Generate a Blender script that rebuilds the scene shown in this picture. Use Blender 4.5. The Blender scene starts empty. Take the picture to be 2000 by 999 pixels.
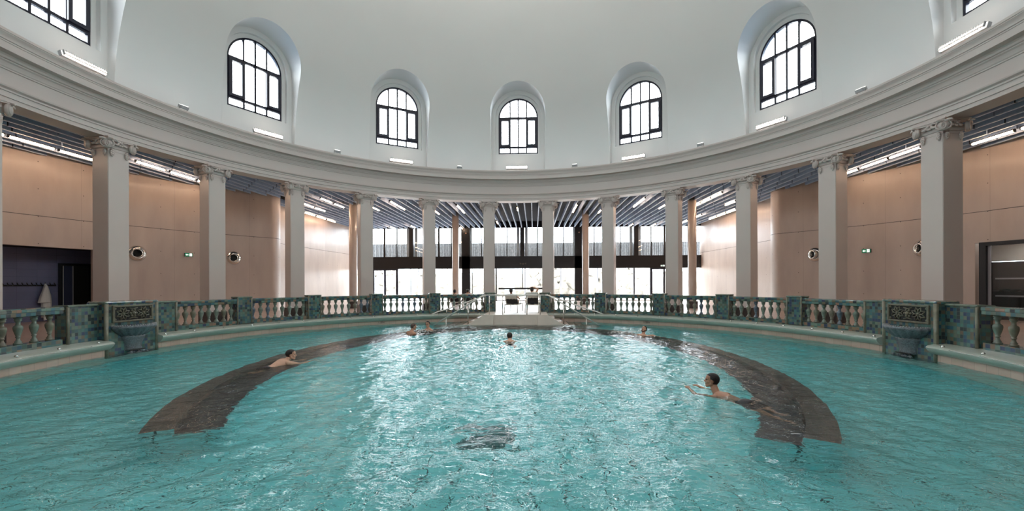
import bpy, bmesh, math, random
import numpy as np
from mathutils import Vector, Matrix
random.seed(7)
RNG = np.random.default_rng(7)
S = bpy.context.scene
COL = S.collection
PI = math.pi
RAD = math.radians

# ------------------------------------------------------------------ camera, sky, exposure
cd = bpy.data.cameras.new('camera'); cam = bpy.data.objects.new('camera', cd); COL.objects.link(cam)
cam.location = (0.859, -11.341, 1.91)
cam.rotation_euler = (Matrix.Rotation(0.0513, 3, 'Z') @ Matrix.Rotation(PI/2, 3, 'X') @ Matrix.Rotation(-0.003, 3, 'Z')).to_euler()
cd.sensor_width = 36; cd.lens = 832.25/2000*36; cd.shift_y = (555.04-499.5)/2000
cd.clip_start = 0.05; cd.clip_end = 500
S.camera = cam

SKY = 15.5
W = bpy.data.worlds.new('sky'); S.world = W; W.use_nodes = True
bg = W.node_tree.nodes['Background']
wt = W.node_tree; wc = wt.nodes.new('ShaderNodeTexCoord'); wsx = wt.nodes.new('ShaderNodeSeparateXYZ'); wt.links.new(wc.outputs['Generated'], wsx.inputs[0])
wr = wt.nodes.new('ShaderNodeValToRGB'); wt.links.new(wsx.outputs[2], wr.inputs['Fac'])      # overcast sky, dim ground below the horizon
els = wr.color_ramp.elements; els[0].position = 0.0; els[0].color = (.065, .10, .155, 1); els[1].position = .06; els[1].color = (.82, .915, 1.0, 1)
e_ = els.new(.5); e_.color = (.96, .985, 1.0, 1)
wt.links.new(wr.outputs['Color'], bg.inputs['Color']); bg.inputs['Strength'].default_value = SKY

S.view_settings.view_transform = 'Standard'; S.view_settings.look = 'None'
S.view_settings.gamma = 1; S.view_settings.use_curve_mapping = False
S.view_settings.exposure = 0.45
S.cycles.sample_clamp_indirect = 6
S.cycles.max_bounces = 12
S.cycles.diffuse_bounces = 7
S.cycles.glossy_bounces = 5
S.cycles.transmission_bounces = 8
S.cycles.transparent_max_bounces = 12

E_PANE = 13.0        # daylight in the frosted dome windows
E_TUBE = 28.0       # warm tubes in the baffle ceiling
E_CORNICE = 22.0     # tubes on the cornice
P_FLOOD = 820.0      # floodlights on the cornice, aimed at the dome

def portal(name, loc, rot, sx, sy):
    l = bpy.data.lights.new(name, 'AREA'); l.shape = 'RECTANGLE'; l.size = sx; l.size_y = sy
    l.cycles.is_portal = True
    o = bpy.data.objects.new(name, l); COL.objects.link(o); o.location = loc; o.rotation_euler = rot
portal('daylight_portal', (0, 25.95, 3.8), (-PI/2, 0, 0), 30, 6.7)
for k_ in range(12):
    t_ = math.radians(30*k_); portal('window_portal', (12.95*math.sin(t_), 12.95*math.cos(t_), 10.85), (-PI/2, 0, -t_), 2.3, 3.2)

# ------------------------------------------------------------------ mesh helpers
def TR(*a): return Matrix.Translation(Vector(a))
def RZ(a): return Matrix.Rotation(a, 4, 'Z')
def RX(a): return Matrix.Rotation(a, 4, 'X')
def RY(a): return Matrix.Rotation(a, 4, 'Y')
def ring(th, r, z=0.0):
    """frame at angle th (deg) on a ring: local +Y points away from the centre"""
    t = RAD(th)
    return TR(r*math.sin(t), r*math.cos(t), z) @ RZ(-t)

class MB:
    def __init__(s): s.v = []; s.f = []; s.uv = []; s.sm = []; s.mi = []; s.m = 0
    def add(s, vs, fs, M=None, uvs=None, smooth=False):
        o = len(s.v)
        if M is None: s.v += [tuple(v) for v in vs]
        else: s.v += [tuple(M @ Vector(v)) for v in vs]
        for i, f in enumerate(fs):
            s.f.append(tuple(k+o for k in f)); s.uv.append(uvs[i] if uvs else None); s.sm.append(smooth); s.mi.append(s.m)
        return s
    def box(s, c, d, M=None, bev=0.0):
        x, y, z = d[0]/2, d[1]/2, d[2]/2
        T = TR(*c) if M is None else M @ TR(*c)
        if bev <= 0:
            vs = [(a*x, b*y, e*z) for a in (-1, 1) for b in (-1, 1) for e in (-1, 1)]
            return s.add(vs, [(0,1,3,2), (4,6,7,5), (0,4,5,1), (2,3,7,6), (0,2,6,4), (1,5,7,3)], T)
        bm = bmesh.new(); bmesh.ops.create_cube(bm, size=1)
        for v in bm.verts: v.co = Vector((v.co.x*d[0], v.co.y*d[1], v.co.z*d[2]))
        bmesh.ops.bevel(bm, geom=bm.edges[:], offset=bev, segments=2, affect='EDGES', profile=.5)
        return s.frombm(bm, T)
    def frombm(s, bm, T=None, smooth=False):
        bm.verts.index_update()
        s.add([v.co.copy() for v in bm.verts], [tuple(v.index for v in f.verts) for f in bm.faces], T, None, smooth); bm.free(); return s
    def tube(s, pts, r, n=8, M=None, caps=True, smooth=True, flat=1.0):
        pts = [Vector(p) for p in pts]; rs = r if isinstance(r, (list, tuple)) else [r]*len(pts)
        vs = []; up = None
        for i, p in enumerate(pts):
            d = (pts[min(i+1, len(pts)-1)] - pts[max(i-1, 0)]).normalized()
            if up is None:
                up = Vector((0, 0, 1)) if abs(d.z) < .9 else Vector((1, 0, 0))
            a = d.cross(up).normalized(); b = a.cross(d).normalized(); up = b
            for k in range(n):
                t = 2*PI*k/n; vs.append(p + a*math.cos(t)*rs[i] + b*math.sin(t)*rs[i]*flat)
        fs = []
        for i in range(len(pts)-1):
            for k in range(n):
                fs.append((i*n+k, i*n+(k+1) % n, (i+1)*n+(k+1) % n, (i+1)*n+k))
        s.add(vs, fs, M, None, smooth)
        if caps:
            o = len(s.v) - len(vs)
            s.f += [tuple(o+k for k in range(n))[::-1], tuple(o+(len(pts)-1)*n+k for k in range(n))]
            s.uv += [None, None]; s.sm += [False, False]; s.mi += [s.m, s.m]
        return s
    def lathe(s, prof, n=24, M=None, smooth=True, a0=0.0, a1=2*PI):
        full = abs(a1-a0-2*PI) < 1e-6
        vs = []; m = len(prof); c = n if full else n+1
        for k in range(c):
            t = a0+(a1-a0)*k/n
            for r, z in prof: vs.append((r*math.sin(t), r*math.cos(t), z))
        L = [0]
        for i in range(1, m): L.append(L[-1]+math.hypot(prof[i][0]-prof[i-1][0], prof[i][1]-prof[i-1][1]))
        rm = max(p[0] for p in prof)
        fs = []; us = []
        for k in range(n):
            k2 = (k+1) % c
            for i in range(m-1):
                q = [(k*m+i, k, i), (k*m+i+1, k, i+1), (k2*m+i+1, k+1, i+1), (k2*m+i, k+1, i)]
                if prof[i][0] < 1e-6: q = q[:3] if prof[i+1][0] > 1e-6 else []
                elif prof[i+1][0] < 1e-6: q = [q[0], q[1], q[3]]
                if q:
                    fs.append(tuple(a for a, b, e in q)); us.append([((a0+(a1-a0)*b/n)*rm, L[e]) for a, b, e in q])
        return s.add(vs, fs, M, us, smooth)
    def sweep(s, prof, th0, th1, step=1.0, closed=True, caps=True, M=None):
        """profile (r, z) swept round the ring from th0 to th1 degrees; flat shaded across, UV in metres"""
        n = max(2, int(abs(th1-th0)/step)); m = len(prof); vs = []
        for k in range(n+1):
            t = RAD(th0+(th1-th0)*k/n)
            for r, z in prof: vs.append((r*math.sin(t), r*math.cos(t), z))
        P = list(prof)+([prof[0]] if closed else [])
        L = [0]
        for i in range(1, len(P)): L.append(L[-1]+math.hypot(P[i][0]-P[i-1][0], P[i][1]-P[i-1][1]))
        rm = max(p[0] for p in prof); fs = []; us = []
        for k in range(n):
            for i in range(len(P)-1):
                j = (i+1) % m
                u0 = RAD(th0+(th1-th0)*k/n)*rm; u1 = RAD(th0+(th1-th0)*(k+1)/n)*rm
                fs.append((k*m+i, k*m+j, (k+1)*m+j, (k+1)*m+i)); us.append([(u0, L[i]), (u0, L[i+1]), (u1, L[i+1]), (u1, L[i])])
        s.add(vs, fs, M, us, False)
        if caps and closed:
            o = len(s.v)-len(vs)
            s.f += [tuple(o+i for i in range(m))[::-1], tuple(o+n*m+i for i in range(m))]; s.uv += [None, None]; s.sm += [False]*2; s.mi += [s.m]*2
        return s
    def prism(s, poly, y0, y1, M=None):
        """polygon in (x, z) extruded along y"""
        n = len(poly); vs = [(x, y0, z) for x, z in poly]+[(x, y1, z) for x, z in poly]
        fs = [tuple(range(n)), tuple(range(2*n-1, n-1, -1))]+[(i, i+n, (i+1) % n+n, (i+1) % n) for i in range(n)]
        return s.add(vs, fs, M)
    def sphere(s, c, r, M=None, n=16, m=10, R=None):
        r = (r, r, r) if not isinstance(r, (list, tuple)) else r
        vs = []
        for i in range(m+1):
            p = PI*i/m
            for k in range(n):
                t = 2*PI*k/n; v = Vector((r[0]*math.sin(p)*math.cos(t), r[1]*math.sin(p)*math.sin(t), r[2]*math.cos(p)))
                if R is not None: v = R @ v
                vs.append(Vector(c)+v)
        fs = []
        for i in range(m):
            for k in range(n):
                a, b, d, e = i*n+k, i*n+(k+1) % n, (i+1)*n+(k+1) % n, (i+1)*n+k
                fs.append((a, e, d) if i == 0 else ((a, e, b) if i == m-1 else (a, e, d, b)))
        return s.add(vs, fs, M, None, True)
    def build(s, name, mat, parent=None, autosmooth=None, loc=None, recalc=True):
        me = bpy.data.meshes.new(name)
        me.from_pydata(s.v, [], s.f)
        uvl = me.uv_layers.new(name='UV')
        co = np.array(s.v, dtype=float)
        buf = np.zeros((len(me.loops), 2)); li = 0
        for f, u in zip(s.f, s.uv):
            k = len(f)
            if u is not None: buf[li:li+k] = u
            else:
                p = co[list(f)]
                nrm = np.cross(p[1]-p[0], p[2]-p[0]) if k > 2 else np.array([0, 0, 1.])
                if k > 3: nrm = nrm+np.cross(p[2]-p[0], p[3]-p[0])
                a = np.abs(nrm)
                if a[2] >= a[0] and a[2] >= a[1]: buf[li:li+k] = p[:, :2]
                elif a[0] > a[1]: buf[li:li+k] = p[:, 1:3]
                else: buf[li:li+k] = p[:, [0, 2]]
            li += k
        uvl.data.foreach_set('uv', buf.ravel())
        me.polygons.foreach_set('use_smooth', s.sm)
        mats = mat if isinstance(mat, list) else [mat]
        for mm in mats: me.materials.append(mm)
        if len(mats) > 1: me.polygons.foreach_set('material_index', s.mi)
        me.validate()
        if recalc:
            bm = bmesh.new(); bm.from_mesh(me); bmesh.ops.recalc_face_normals(bm, faces=bm.faces[:]); bm.to_mesh(me); bm.free()
        if autosmooth is not None:
            me.polygons.foreach_set('use_smooth', [True]*len(me.polygons)); me.set_sharp_from_angle(angle=RAD(autosmooth))
        me.update()
        o = bpy.data.objects.new(name, me); COL.objects.link(o)
        if parent is not None: o.parent = parent
        if loc is not None: o.location = loc
        return o

def tag(o, label=None, cat=None, group=None, kind=None):
    if label: o['label'] = label
    if cat: o['category'] = cat
    if group: o['group'] = group
    if kind: o['kind'] = kind
    return o
def empty(name, M=None, label=None, cat=None, group=None, kind=None):
    o = bpy.data.objects.new(name, None); COL.objects.link(o); o.empty_display_size = .1
    if M is not None: o.matrix_world = M
    return tag(o, label, cat, group, kind)
def kids(o): return [c for c in bpy.data.objects if c.parent == o]
def copy_tree(o, M=None, label=None, group=None, parent=None, tree=None):
    c = o.copy(); COL.objects.link(c); c.parent = parent
    if M is not None: c.matrix_world = M
    if label: c['label'] = label
    if group: c['group'] = group
    for ch in (tree or {}).get(o.name, kids(o)): copy_tree(ch, parent=c, tree=tree)
    return c
def tree_of(o, d=None):
    d = {} if d is None else d; d[o.name] = kids(o)
    for k in d[o.name]: tree_of(k, d)
    return d

# ------------------------------------------------------------------ materials
def mat(name, color, rough=.5, metal=0.0, spec=.5, emit=None, estr=0.0, var=0.0, vscale=3.0, bump=0.0, bscale=40.0, coat=0.0):
    m = bpy.data.materials.new(name); m.use_nodes = True; nt = m.node_tree; b = nt.nodes['Principled BSDF']
    b.inputs['Base Color'].default_value = (*color, 1); b.inputs['Roughness'].default_value = rough
    b.inputs['Metallic'].default_value = metal; b.inputs['Specular IOR Level'].default_value = spec
    b.inputs['Coat Weight'].default_value = coat; b.inputs['Coat Roughness'].default_value = .12
    if emit: b.inputs['Emission Color'].default_value = (*emit, 1); b.inputs['Emission Strength'].default_value = estr
    if var or bump:
        tc = nt.nodes.new('ShaderNodeTexCoord')
        n = nt.nodes.new('ShaderNodeTexNoise'); n.inputs['Scale'].default_value = vscale; n.inputs['Detail'].default_value = 5
        nt.links.new(tc.outputs['Object'], n.inputs['Vector'])
        if var:
            r = nt.nodes.new('ShaderNodeValToRGB')
            r.color_ramp.elements[0].position = .3; r.color_ramp.elements[1].position = .7
            r.color_ramp.elements[0].color = (*[c*(1-var) for c in color], 1); r.color_ramp.elements[1].color = (*[min(1, c*(1+var)) for c in color], 1)
            nt.links.new(n.outputs['Fac'], r.inputs['Fac']); nt.links.new(r.outputs['Color'], b.inputs['Base Color'])
        if bump:
            n2 = nt.nodes.new('ShaderNodeTexNoise'); n2.inputs['Scale'].default_value = bscale; n2.inputs['Detail'].default_value = 4
            nt.links.new(tc.outputs['Object'], n2.inputs['Vector'])
            bu = nt.nodes.new('ShaderNodeBump'); bu.inputs['Strength'].default_value = bump; bu.inputs['Distance'].default_value = .02
            nt.links.new(n2.outputs['Fac'], bu.inputs['Height']); nt.links.new(bu.outputs['Normal'], b.inputs['Normal'])
    return m

def nodes(m): return m.node_tree, m.node_tree.nodes['Principled BSDF']
def math_node(nt, op, a, b=None):
    n = nt.nodes.new('ShaderNodeMath'); n.operation = op
    for i, x in enumerate((a, b)):
        if x is None: continue
        if isinstance(x, (int, float)): n.inputs[i].default_value = x
        else: nt.links.new(x, n.inputs[i])
    return n.outputs[0]
def grid_mat(name, size, colors, grout, gw=.006, rough=.3, jitter=True, coat=0.0, bump=.3, offset=False):
    """tiles on the UV grid (metres): a random colour per tile, grout lines of width gw"""
    m = bpy.data.materials.new(name); m.use_nodes = True; nt, b = nodes(m); L = nt.links.new
    uv = nt.nodes.new('ShaderNodeUVMap'); uv.uv_map = 'UV'
    sep = nt.nodes.new('ShaderNodeSeparateXYZ'); L(uv.outputs[0], sep.inputs[0])
    x = math_node(nt, 'DIVIDE', sep.outputs[0], size[0]); y = math_node(nt, 'DIVIDE', sep.outputs[1], size[1])
    fx = math_node(nt, 'FLOOR', x); fy = math_node(nt, 'FLOOR', y)
    px = math_node(nt, 'SUBTRACT', x, fx); py = math_node(nt, 'SUBTRACT', y, fy)
    cmb = nt.nodes.new('ShaderNodeCombineXYZ'); L(fx, cmb.inputs[0]); L(fy, cmb.inputs[1])
    oi = nt.nodes.new('ShaderNodeObjectInfo'); L(oi.outputs['Random'], cmb.inputs[2])
    wn = nt.nodes.new('ShaderNodeTexWhiteNoise'); wn.noise_dimensions = '3D'; L(cmb.outputs[0], wn.inputs['Vector'])
    r = nt.nodes.new('ShaderNodeValToRGB'); r.color_ramp.interpolation = 'CONSTANT'
    els = r.color_ramp.elements
    while len(els) < len(colors): els.new(.5)
    for i, c in enumerate(colors): els[i].position = i/len(colors); els[i].color = (*c, 1)
    L(wn.outputs['Value'], r.inputs['Fac'])
    # soft variation inside each tile
    tc = nt.nodes.new('ShaderNodeTexCoord'); no = nt.nodes.new('ShaderNodeTexNoise'); no.inputs['Scale'].default_value = 14; no.inputs['Detail'].default_value = 4
    L(tc.outputs['Object'], no.inputs['Vector'])
    hs = nt.nodes.new('ShaderNodeMix'); hs.data_type = 'RGBA'; hs.blend_type = 'MULTIPLY'; hs.inputs['Factor'].default_value = .35 if jitter else .12
    L(r.outputs['Color'], hs.inputs['A']); L(no.outputs['Color'], hs.inputs['B'])
    e = gw/size[0]; e2 = gw/size[1]
    gx = math_node(nt, 'LESS_THAN', px, e); gy = math_node(nt, 'LESS_THAN', py, e2); g = math_node(nt, 'MAXIMUM', gx, gy)
    mx = nt.nodes.new('ShaderNodeMix'); mx.data_type = 'RGBA'; L(g, mx.inputs['Factor']); L(hs.outputs['Result'], mx.inputs['A'])
    mx.inputs['B'].default_value = (*grout, 1); L(mx.outputs['Result'], b.inputs['Base Color'])
    b.inputs['Roughness'].default_value = rough; b.inputs['Coat Weight'].default_value = coat
    if bump:
        bu = nt.nodes.new('ShaderNodeBump'); bu.inputs['Strength'].default_value = bump; bu.inputs['Distance'].default_value = .006
        inv = math_node(nt, 'SUBTRACT', 1.0, g); h = math_node(nt, 'ADD', inv, math_node(nt, 'MULTIPLY', wn.outputs['Value'], .4))
        L(h, bu.inputs['Height']); L(bu.outputs['Normal'], b.inputs['Normal'])
    return m

M = {}
M['plaster'] = mat('white_plaster', (.755, .755, .745), .42, spec=.35, var=.015, vscale=.4)
M['stone'] = mat('painted_stone', (.575, .505, .47), .4, spec=.4, var=.02, vscale=1.0)
M['plinth'] = mat('dark_plinth', (.055, .045, .042), .35)
M['blackmetal'] = mat('black_metal', (.006, .006, .008), .35)
M['frame'] = mat('dark_blue_frame', (.012, .013, .03), .35)
M['chrome'] = mat('chrome', (.78, .76, .73), .12, metal=1)
M['steel'] = mat('brushed_steel', (.62, .6, .57), .25, metal=1)
M['satin'] = mat('satin_steel_rail', (.85, .83, .80), .3, metal=.55)
M['grey'] = mat('grey_enamel', (.36, .37, .38), .4)
M['baffle'] = mat('slate_blue_felt', (.25, .315, .44), .6, var=.08)
M['bafflebounce'] = mat('painted_bounce_edge', (.37, .44, .55), .45)
M['ceilingdark'] = mat('dark_ceiling', (.012, .013, .02), .9)
M['floor'] = grid_mat('terracotta_floor_tile', (.6, .6), [(.50, .36, .29), (.53, .38, .31), (.48, .345, .28)], (.36, .26, .21), .006, .28, bump=.1)
M['pinktile'] = grid_mat('pink_pool_edge_tile', (.31, .31), [(.62, .46, .38), (.66, .50, .42), (.60, .45, .37)], (.36, .26, .2), .008, .3, jitter=False)
M['pool'] = grid_mat('turquoise_pool_tile', (.46, .46), [(.30, .91, .94), (.31, .93, .96), (.285, .89, .92)], (.015, .09, .11), .02, .3, jitter=False, bump=0)
M['poolledge'] = grid_mat('pale_turquoise_tile', (.46, .46), [(.45, .80, .76), (.48, .82, .78)], (.05, .2, .2), .01, .3, jitter=False, bump=0)
MOS = [(0.055, 0.111, 0.099), (0.088, 0.177, 0.155), (0.144, 0.221, 0.188), (0.044, 0.111, 0.155), (0.039, 0.061, 0.128), (0.122, 0.161, 0.122), (0.161, 0.139, 0.099), (0.066, 0.188, 0.21), (0.094, 0.21, 0.199), (0.033, 0.049, 0.055), (0.166, 0.204, 0.166), (0.066, 0.133, 0.144)]
M['mosaic'] = grid_mat('glazed_mosaic', (.088, .088), MOS, (.10, .13, .11), .006, .22, coat=.35)
M['mosaicrail'] = grid_mat('glazed_mosaic_rail', (.12, .09), MOS+[(.30, .19, .13), (.25, .18, .12), (.16, .25, .21)], (.10, .13, .11), .006, .25, coat=.3)
M['glaze'] = mat('celadon_glaze', (.15, .19, .155), .25, var=.28, vscale=9, coat=.35)
M['glazebrown'] = mat('olive_glaze', (.17, .165, .12), .3, var=.3, vscale=7, coat=.3)
M['ledge'] = mat('pale_green_glaze', (.43, .475, .42), .28, var=.08, vscale=2.5, coat=.3)
M['grille'] = mat('bronze_green_ceramic', (.13, .125, .085), .35, var=.3, vscale=14)
M['basin'] = mat('blue_grey_stoneware', (.12, .14, .16), .35, var=.45, vscale=30, bump=.5, bscale=60, coat=.3)
M['lip'] = mat('pale_stoneware_bead', (.27, .28, .29), .35, var=.3, vscale=30, coat=.3)
M['pocket'] = mat('dark_pocket', (.01, .011, .011), .7)
M['benchtile'] = grid_mat('dark_mosaic_bench', (.07, .07), [(.046, .052, .062), (.056, .062, .07), (.038, .044, .053)], (.03, .03, .034), .006, .4, bump=0)
M['benchtop'] = grid_mat('brown_mosaic_bench_top', (.09, .09), [(.125, .105, .094), (.14, .118, .105), (.11, .092, .083)], (.08, .065, .055), .007, .35, bump=0)
M['step'] = mat('beige_step_stone', (.70, .615, .54), .4, var=.04, vscale=3)
M['steptile'] = grid_mat('pink_step_tile', (.31, .31), [(.60, .46, .38), (.63, .48, .40)], (.4, .3, .25), .006, .3, jitter=False)
M['nosing'] = mat('dark_step_nosing', (.14, .125, .105), .5)
M['slate'] = grid_mat('blue_light_tinted_tile', (.6, .3), [(.19, .20, .33), (.20, .21, .345), (.185, .195, .32)], (.10, .10, .17), .006, .4, jitter=False, bump=0)  # bluish tile whose colour also carries the alcove's blue lighting
M['towel'] = mat('white_towelling', (.80, .78, .74), .9, bump=.5, bscale=90)
M['sling'] = mat('black_mesh_sling', (.02, .02, .022), .7)
M['chairframe'] = mat('pale_lounger_frame', (.62, .57, .5), .35)
M['green'] = mat('exit_green', (.02, .16, .075), .4, emit=(.03, .3, .14), estr=.35)
M['white'] = mat('sign_white', (.9, .9, .88), .4, emit=(1, 1, 1), estr=.8)
M['signdark'] = mat('sign_dark_letters', (.03, .03, .03), .5)
M['signbrown'] = mat('sign_bronze_letters', (.10, .075, .06), .5)
M['skin'] = mat('skin_light', (.60, .35, .245), .42, var=.06, vscale=14)
M['skintan'] = mat('skin_tanned', (.47, .25, .165), .42, var=.06, vscale=14)
M['hairdark'] = mat('dark_brown_hair', (.012, .009, .008), .55, bump=.7, bscale=70)
M['hairgrey'] = mat('greying_brown_hair', (.085, .06, .047), .6, var=.4, vscale=40, bump=.7, bscale=70)
M['eye'] = mat('dark_eye', (.02, .015, .012), .2)
M['swim'] = mat('black_swimwear', (.012, .013, .02), .5)
M['tube'] = mat('warm_white_tube', (1, 1, 1), .4, emit=(1.0, .69, .47), estr=E_TUBE)
M['ctube'] = mat('cornice_tube', (1, 1, 1), .4, emit=(1.0, .86, .74), estr=E_CORNICE)
M['pane'] = mat('frosted_window_pane', (.8, .85, .9), .3, emit=(.70, .87, 1.0), estr=E_PANE)
M['floodglass'] = mat('floodlight_glass', (.9, .9, .9), .2, emit=(1, .95, .88), estr=3)
M['foam'] = mat('white_foam', (.9, .95, .95), .5)
M['hedge'] = mat('pale_winter_hedge', (.19, .175, .15), .9, var=.4, vscale=2.2, bump=1, bscale=6)
M['terrace'] = mat('pale_stone_terrace', (.75, .74, .72), .7, var=.05)
M['bark'] = mat('bare_bark', (.12, .09, .07), .9)
M['paleblue'] = mat('pale_blue_panel', (.55, .68, .78), .5)
M['rail_light'] = mat('pale_rail', (.4, .38, .35), .3)
M['shelf'] = mat('pale_metal_shelf', (.42, .42, .46), .35, metal=.3)
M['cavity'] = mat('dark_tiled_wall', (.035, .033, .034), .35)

# clear glass: reflects and lets light straight through (thin pane)
def glass(name, tint=(1, 1, 1)):
    m = bpy.data.materials.new(name); m.use_nodes = True; nt = m.node_tree; nt.nodes.remove(nt.nodes['Principled BSDF'])
    out = nt.nodes['Material Output']; t = nt.nodes.new('ShaderNodeBsdfTransparent'); t.inputs[0].default_value = (*tint, 1)
    g = nt.nodes.new('ShaderNodeBsdfGlossy'); g.inputs['Roughness'].default_value = .01; f = nt.nodes.new('ShaderNodeFresnel'); geo = nt.nodes.new('ShaderNodeNewGeometry'); mr = nt.nodes.new('ShaderNodeMapRange'); mr.inputs['To Min'].default_value = 1.45; mr.inputs['To Max'].default_value = 1/1.45
    nt.links.new(geo.outputs['Backfacing'], mr.inputs['Value']); nt.links.new(mr.outputs[0], f.inputs[0])      # same reflectance on both faces of a thin pane
    mx = nt.nodes.new('ShaderNodeMixShader'); nt.links.new(f.outputs[0], mx.inputs[0]); nt.links.new(t.outputs[0], mx.inputs[1]); nt.links.new(g.outputs[0], mx.inputs[2])
    nt.links.new(mx.outputs[0], out.inputs[0]); return m
M['glass'] = glass('clear_glass', (.97, .98, .98))

# polished concrete of the outer wall: board joints and tie holes on the UV grid
def concrete():
    m = mat('varnished_concrete', (.50, .425, .375), .40, spec=.4, coat=.10); nt, b = nodes(m); L = nt.links.new
    uv = nt.nodes.new('ShaderNodeUVMap'); uv.uv_map = 'UV'; sep = nt.nodes.new('ShaderNodeSeparateXYZ'); L(uv.outputs[0], sep.inputs[0])
    def cell(s, per, off=0.0):
        a = math_node(nt, 'ADD', s, off); q = math_node(nt, 'DIVIDE', a, per); f = math_node(nt, 'FRACT', q)
        return math_node(nt, 'MULTIPLY', f, per)
    vj = math_node(nt, 'LESS_THAN', cell(sep.outputs[0], 3.3), .012)
    hx = math_node(nt, 'SUBTRACT', cell(sep.outputs[0], 1.35), .67); hy = math_node(nt, 'SUBTRACT', cell(sep.outputs[1], 1.02, .1), .5)
    d = math_node(nt, 'ADD', math_node(nt, 'MULTIPLY', hx, hx), math_node(nt, 'MULTIPLY', hy, hy))
    hole = math_node(nt, 'LESS_THAN', d, .00028)
    k = math_node(nt, 'MAXIMUM', math_node(nt, 'MULTIPLY', vj, .3), hole)
    tc = nt.nodes.new('ShaderNodeTexCoord'); mp = nt.nodes.new('ShaderNodeMapping'); mp.inputs['Scale'].default_value = (1.2, 1.2, .35); L(tc.outputs['Object'], mp.inputs['Vector'])
    n = nt.nodes.new('ShaderNodeTexNoise'); n.inputs['Scale'].default_value = 1.3; n.inputs['Detail'].default_value = 6; L(mp.outputs[0], n.inputs['Vector'])
    r = nt.nodes.new('ShaderNodeValToRGB'); r.color_ramp.elements[0].position = .3; r.color_ramp.elements[1].position = .72
    r.color_ramp.elements[0].color = (.43, .345, .30, 1); r.color_ramp.elements[1].color = (.515, .425, .365, 1); L(n.outputs['Fac'], r.inputs['Fac'])
    mx = nt.nodes.new('ShaderNodeMix'); mx.data_type = 'RGBA'; L(k, mx.inputs['Factor']); L(r.outputs['Color'], mx.inputs['A']); mx.inputs['B'].default_value = (.07, .055, .05, 1)
    L(mx.outputs['Result'], b.inputs['Base Color'])
    n2 = nt.nodes.new('ShaderNodeTexNoise'); n2.inputs['Scale'].default_value = .9; mp2 = nt.nodes.new('ShaderNodeMapping'); mp2.inputs['Scale'].default_value = (2.5, 2.5, .12); L(tc.outputs['Object'], mp2.inputs['Vector']); L(mp2.outputs[0], n2.inputs['Vector'])
    bu = nt.nodes.new('ShaderNodeBump'); bu.inputs['Strength'].default_value = .10; bu.inputs['Distance'].default_value = .05; L(n2.outputs['Fac'], bu.inputs['Height']); L(bu.outputs['Normal'], b.inputs['Normal']); L(bu.outputs['Normal'], b.inputs['Coat Normal'])
    return m
M['concrete'] = concrete()
M['joint'] = mat('joint_sealant', (.10, .085, .08), .6)

def screen_mat():
    m = mat('mottled_outdoor_screen', (.3, .3, .3), .8); nt, b = nodes(m); L = nt.links.new
    tc = nt.nodes.new('ShaderNodeTexCoord'); mp = nt.nodes.new('ShaderNodeMapping'); mp.inputs['Scale'].default_value = (1, 1, .6); L(tc.outputs['Object'], mp.inputs['Vector'])
    n = nt.nodes.new('ShaderNodeTexNoise'); n.inputs['Scale'].default_value = 9; n.inputs['Detail'].default_value = 6; n.inputs['Roughness'].default_value = .75; L(mp.outputs[0], n.inputs['Vector'])
    r = nt.nodes.new('ShaderNodeValToRGB'); r.color_ramp.elements[0].position = .38; r.color_ramp.elements[1].position = .62
    r.color_ramp.elements[0].color = (.035, .037, .039, 1); r.color_ramp.elements[1].color = (.10, .102, .105, 1); L(n.outputs['Fac'], r.inputs['Fac']); L(r.outputs['Color'], b.inputs['Base Color'])
    return m
M['screen'] = screen_mat()

# water: a rippled refracting surface
def water():
    m = bpy.data.materials.new('pool_water'); m.use_nodes = True; nt = m.node_tree; L = nt.links.new; nt.nodes.remove(nt.nodes['Principled BSDF'])
    out = nt.nodes['Material Output']
    tc = nt.nodes.new('ShaderNodeTexCoord')
    mp = nt.nodes.new('ShaderNodeMapping'); mp.inputs['Scale'].default_value = (.75, 1.25, 1); L(tc.outputs['Object'], mp.inputs['Vector'])
    n1 = nt.nodes.new('ShaderNodeTexNoise'); n1.inputs['Scale'].default_value = 5.5; n1.inputs['Detail'].default_value = 3; n1.inputs['Distortion'].default_value = .8; L(mp.outputs[0], n1.inputs['Vector'])
    n2 = nt.nodes.new('ShaderNodeTexNoise'); n2.inputs['Scale'].default_value = 16; n2.inputs['Detail'].default_value = 2; n2.inputs['Distortion'].default_value = .5; L(mp.outputs[0], n2.inputs['Vector'])
    b1 = nt.nodes.new('ShaderNodeBump'); b1.inputs['Strength'].default_value = .55; b1.inputs['Distance'].default_value = .05; L(n1.outputs['Fac'], b1.inputs['Height'])
    b2 = nt.nodes.new('ShaderNodeBump'); b2.inputs['Strength'].default_value = .6; b2.inputs['Distance'].default_value = .012; L(n2.outputs['Fac'], b2.inputs['Height']); L(b1.outputs[0], b2.inputs['Normal'])
    fr = nt.nodes.new('ShaderNodeFresnel'); fr.inputs[0].default_value = 1.33; L(b2.outputs[0], fr.inputs['Normal'])
    g = nt.nodes.new('ShaderNodeBsdfGlossy'); g.inputs['Roughness'].default_value = .03; L(b2.outputs[0], g.inputs['Normal'])
    rf = nt.nodes.new('ShaderNodeBsdfRefraction'); rf.inputs['Roughness'].default_value = 0; rf.inputs['IOR'].default_value = 1.33; rf.inputs['Color'].default_value = (.89, .99, .995, 1); L(b1.outputs[0], rf.inputs['Normal'])
    mx = nt.nodes.new('ShaderNodeMixShader'); L(fr.outputs[0], mx.inputs[0]); L(rf.outputs[0], mx.inputs[1]); L(g.outputs[0], mx.inputs[2]); L(mx.outputs[0], out.inputs[0])
    return m
M['water'] = water()

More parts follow.
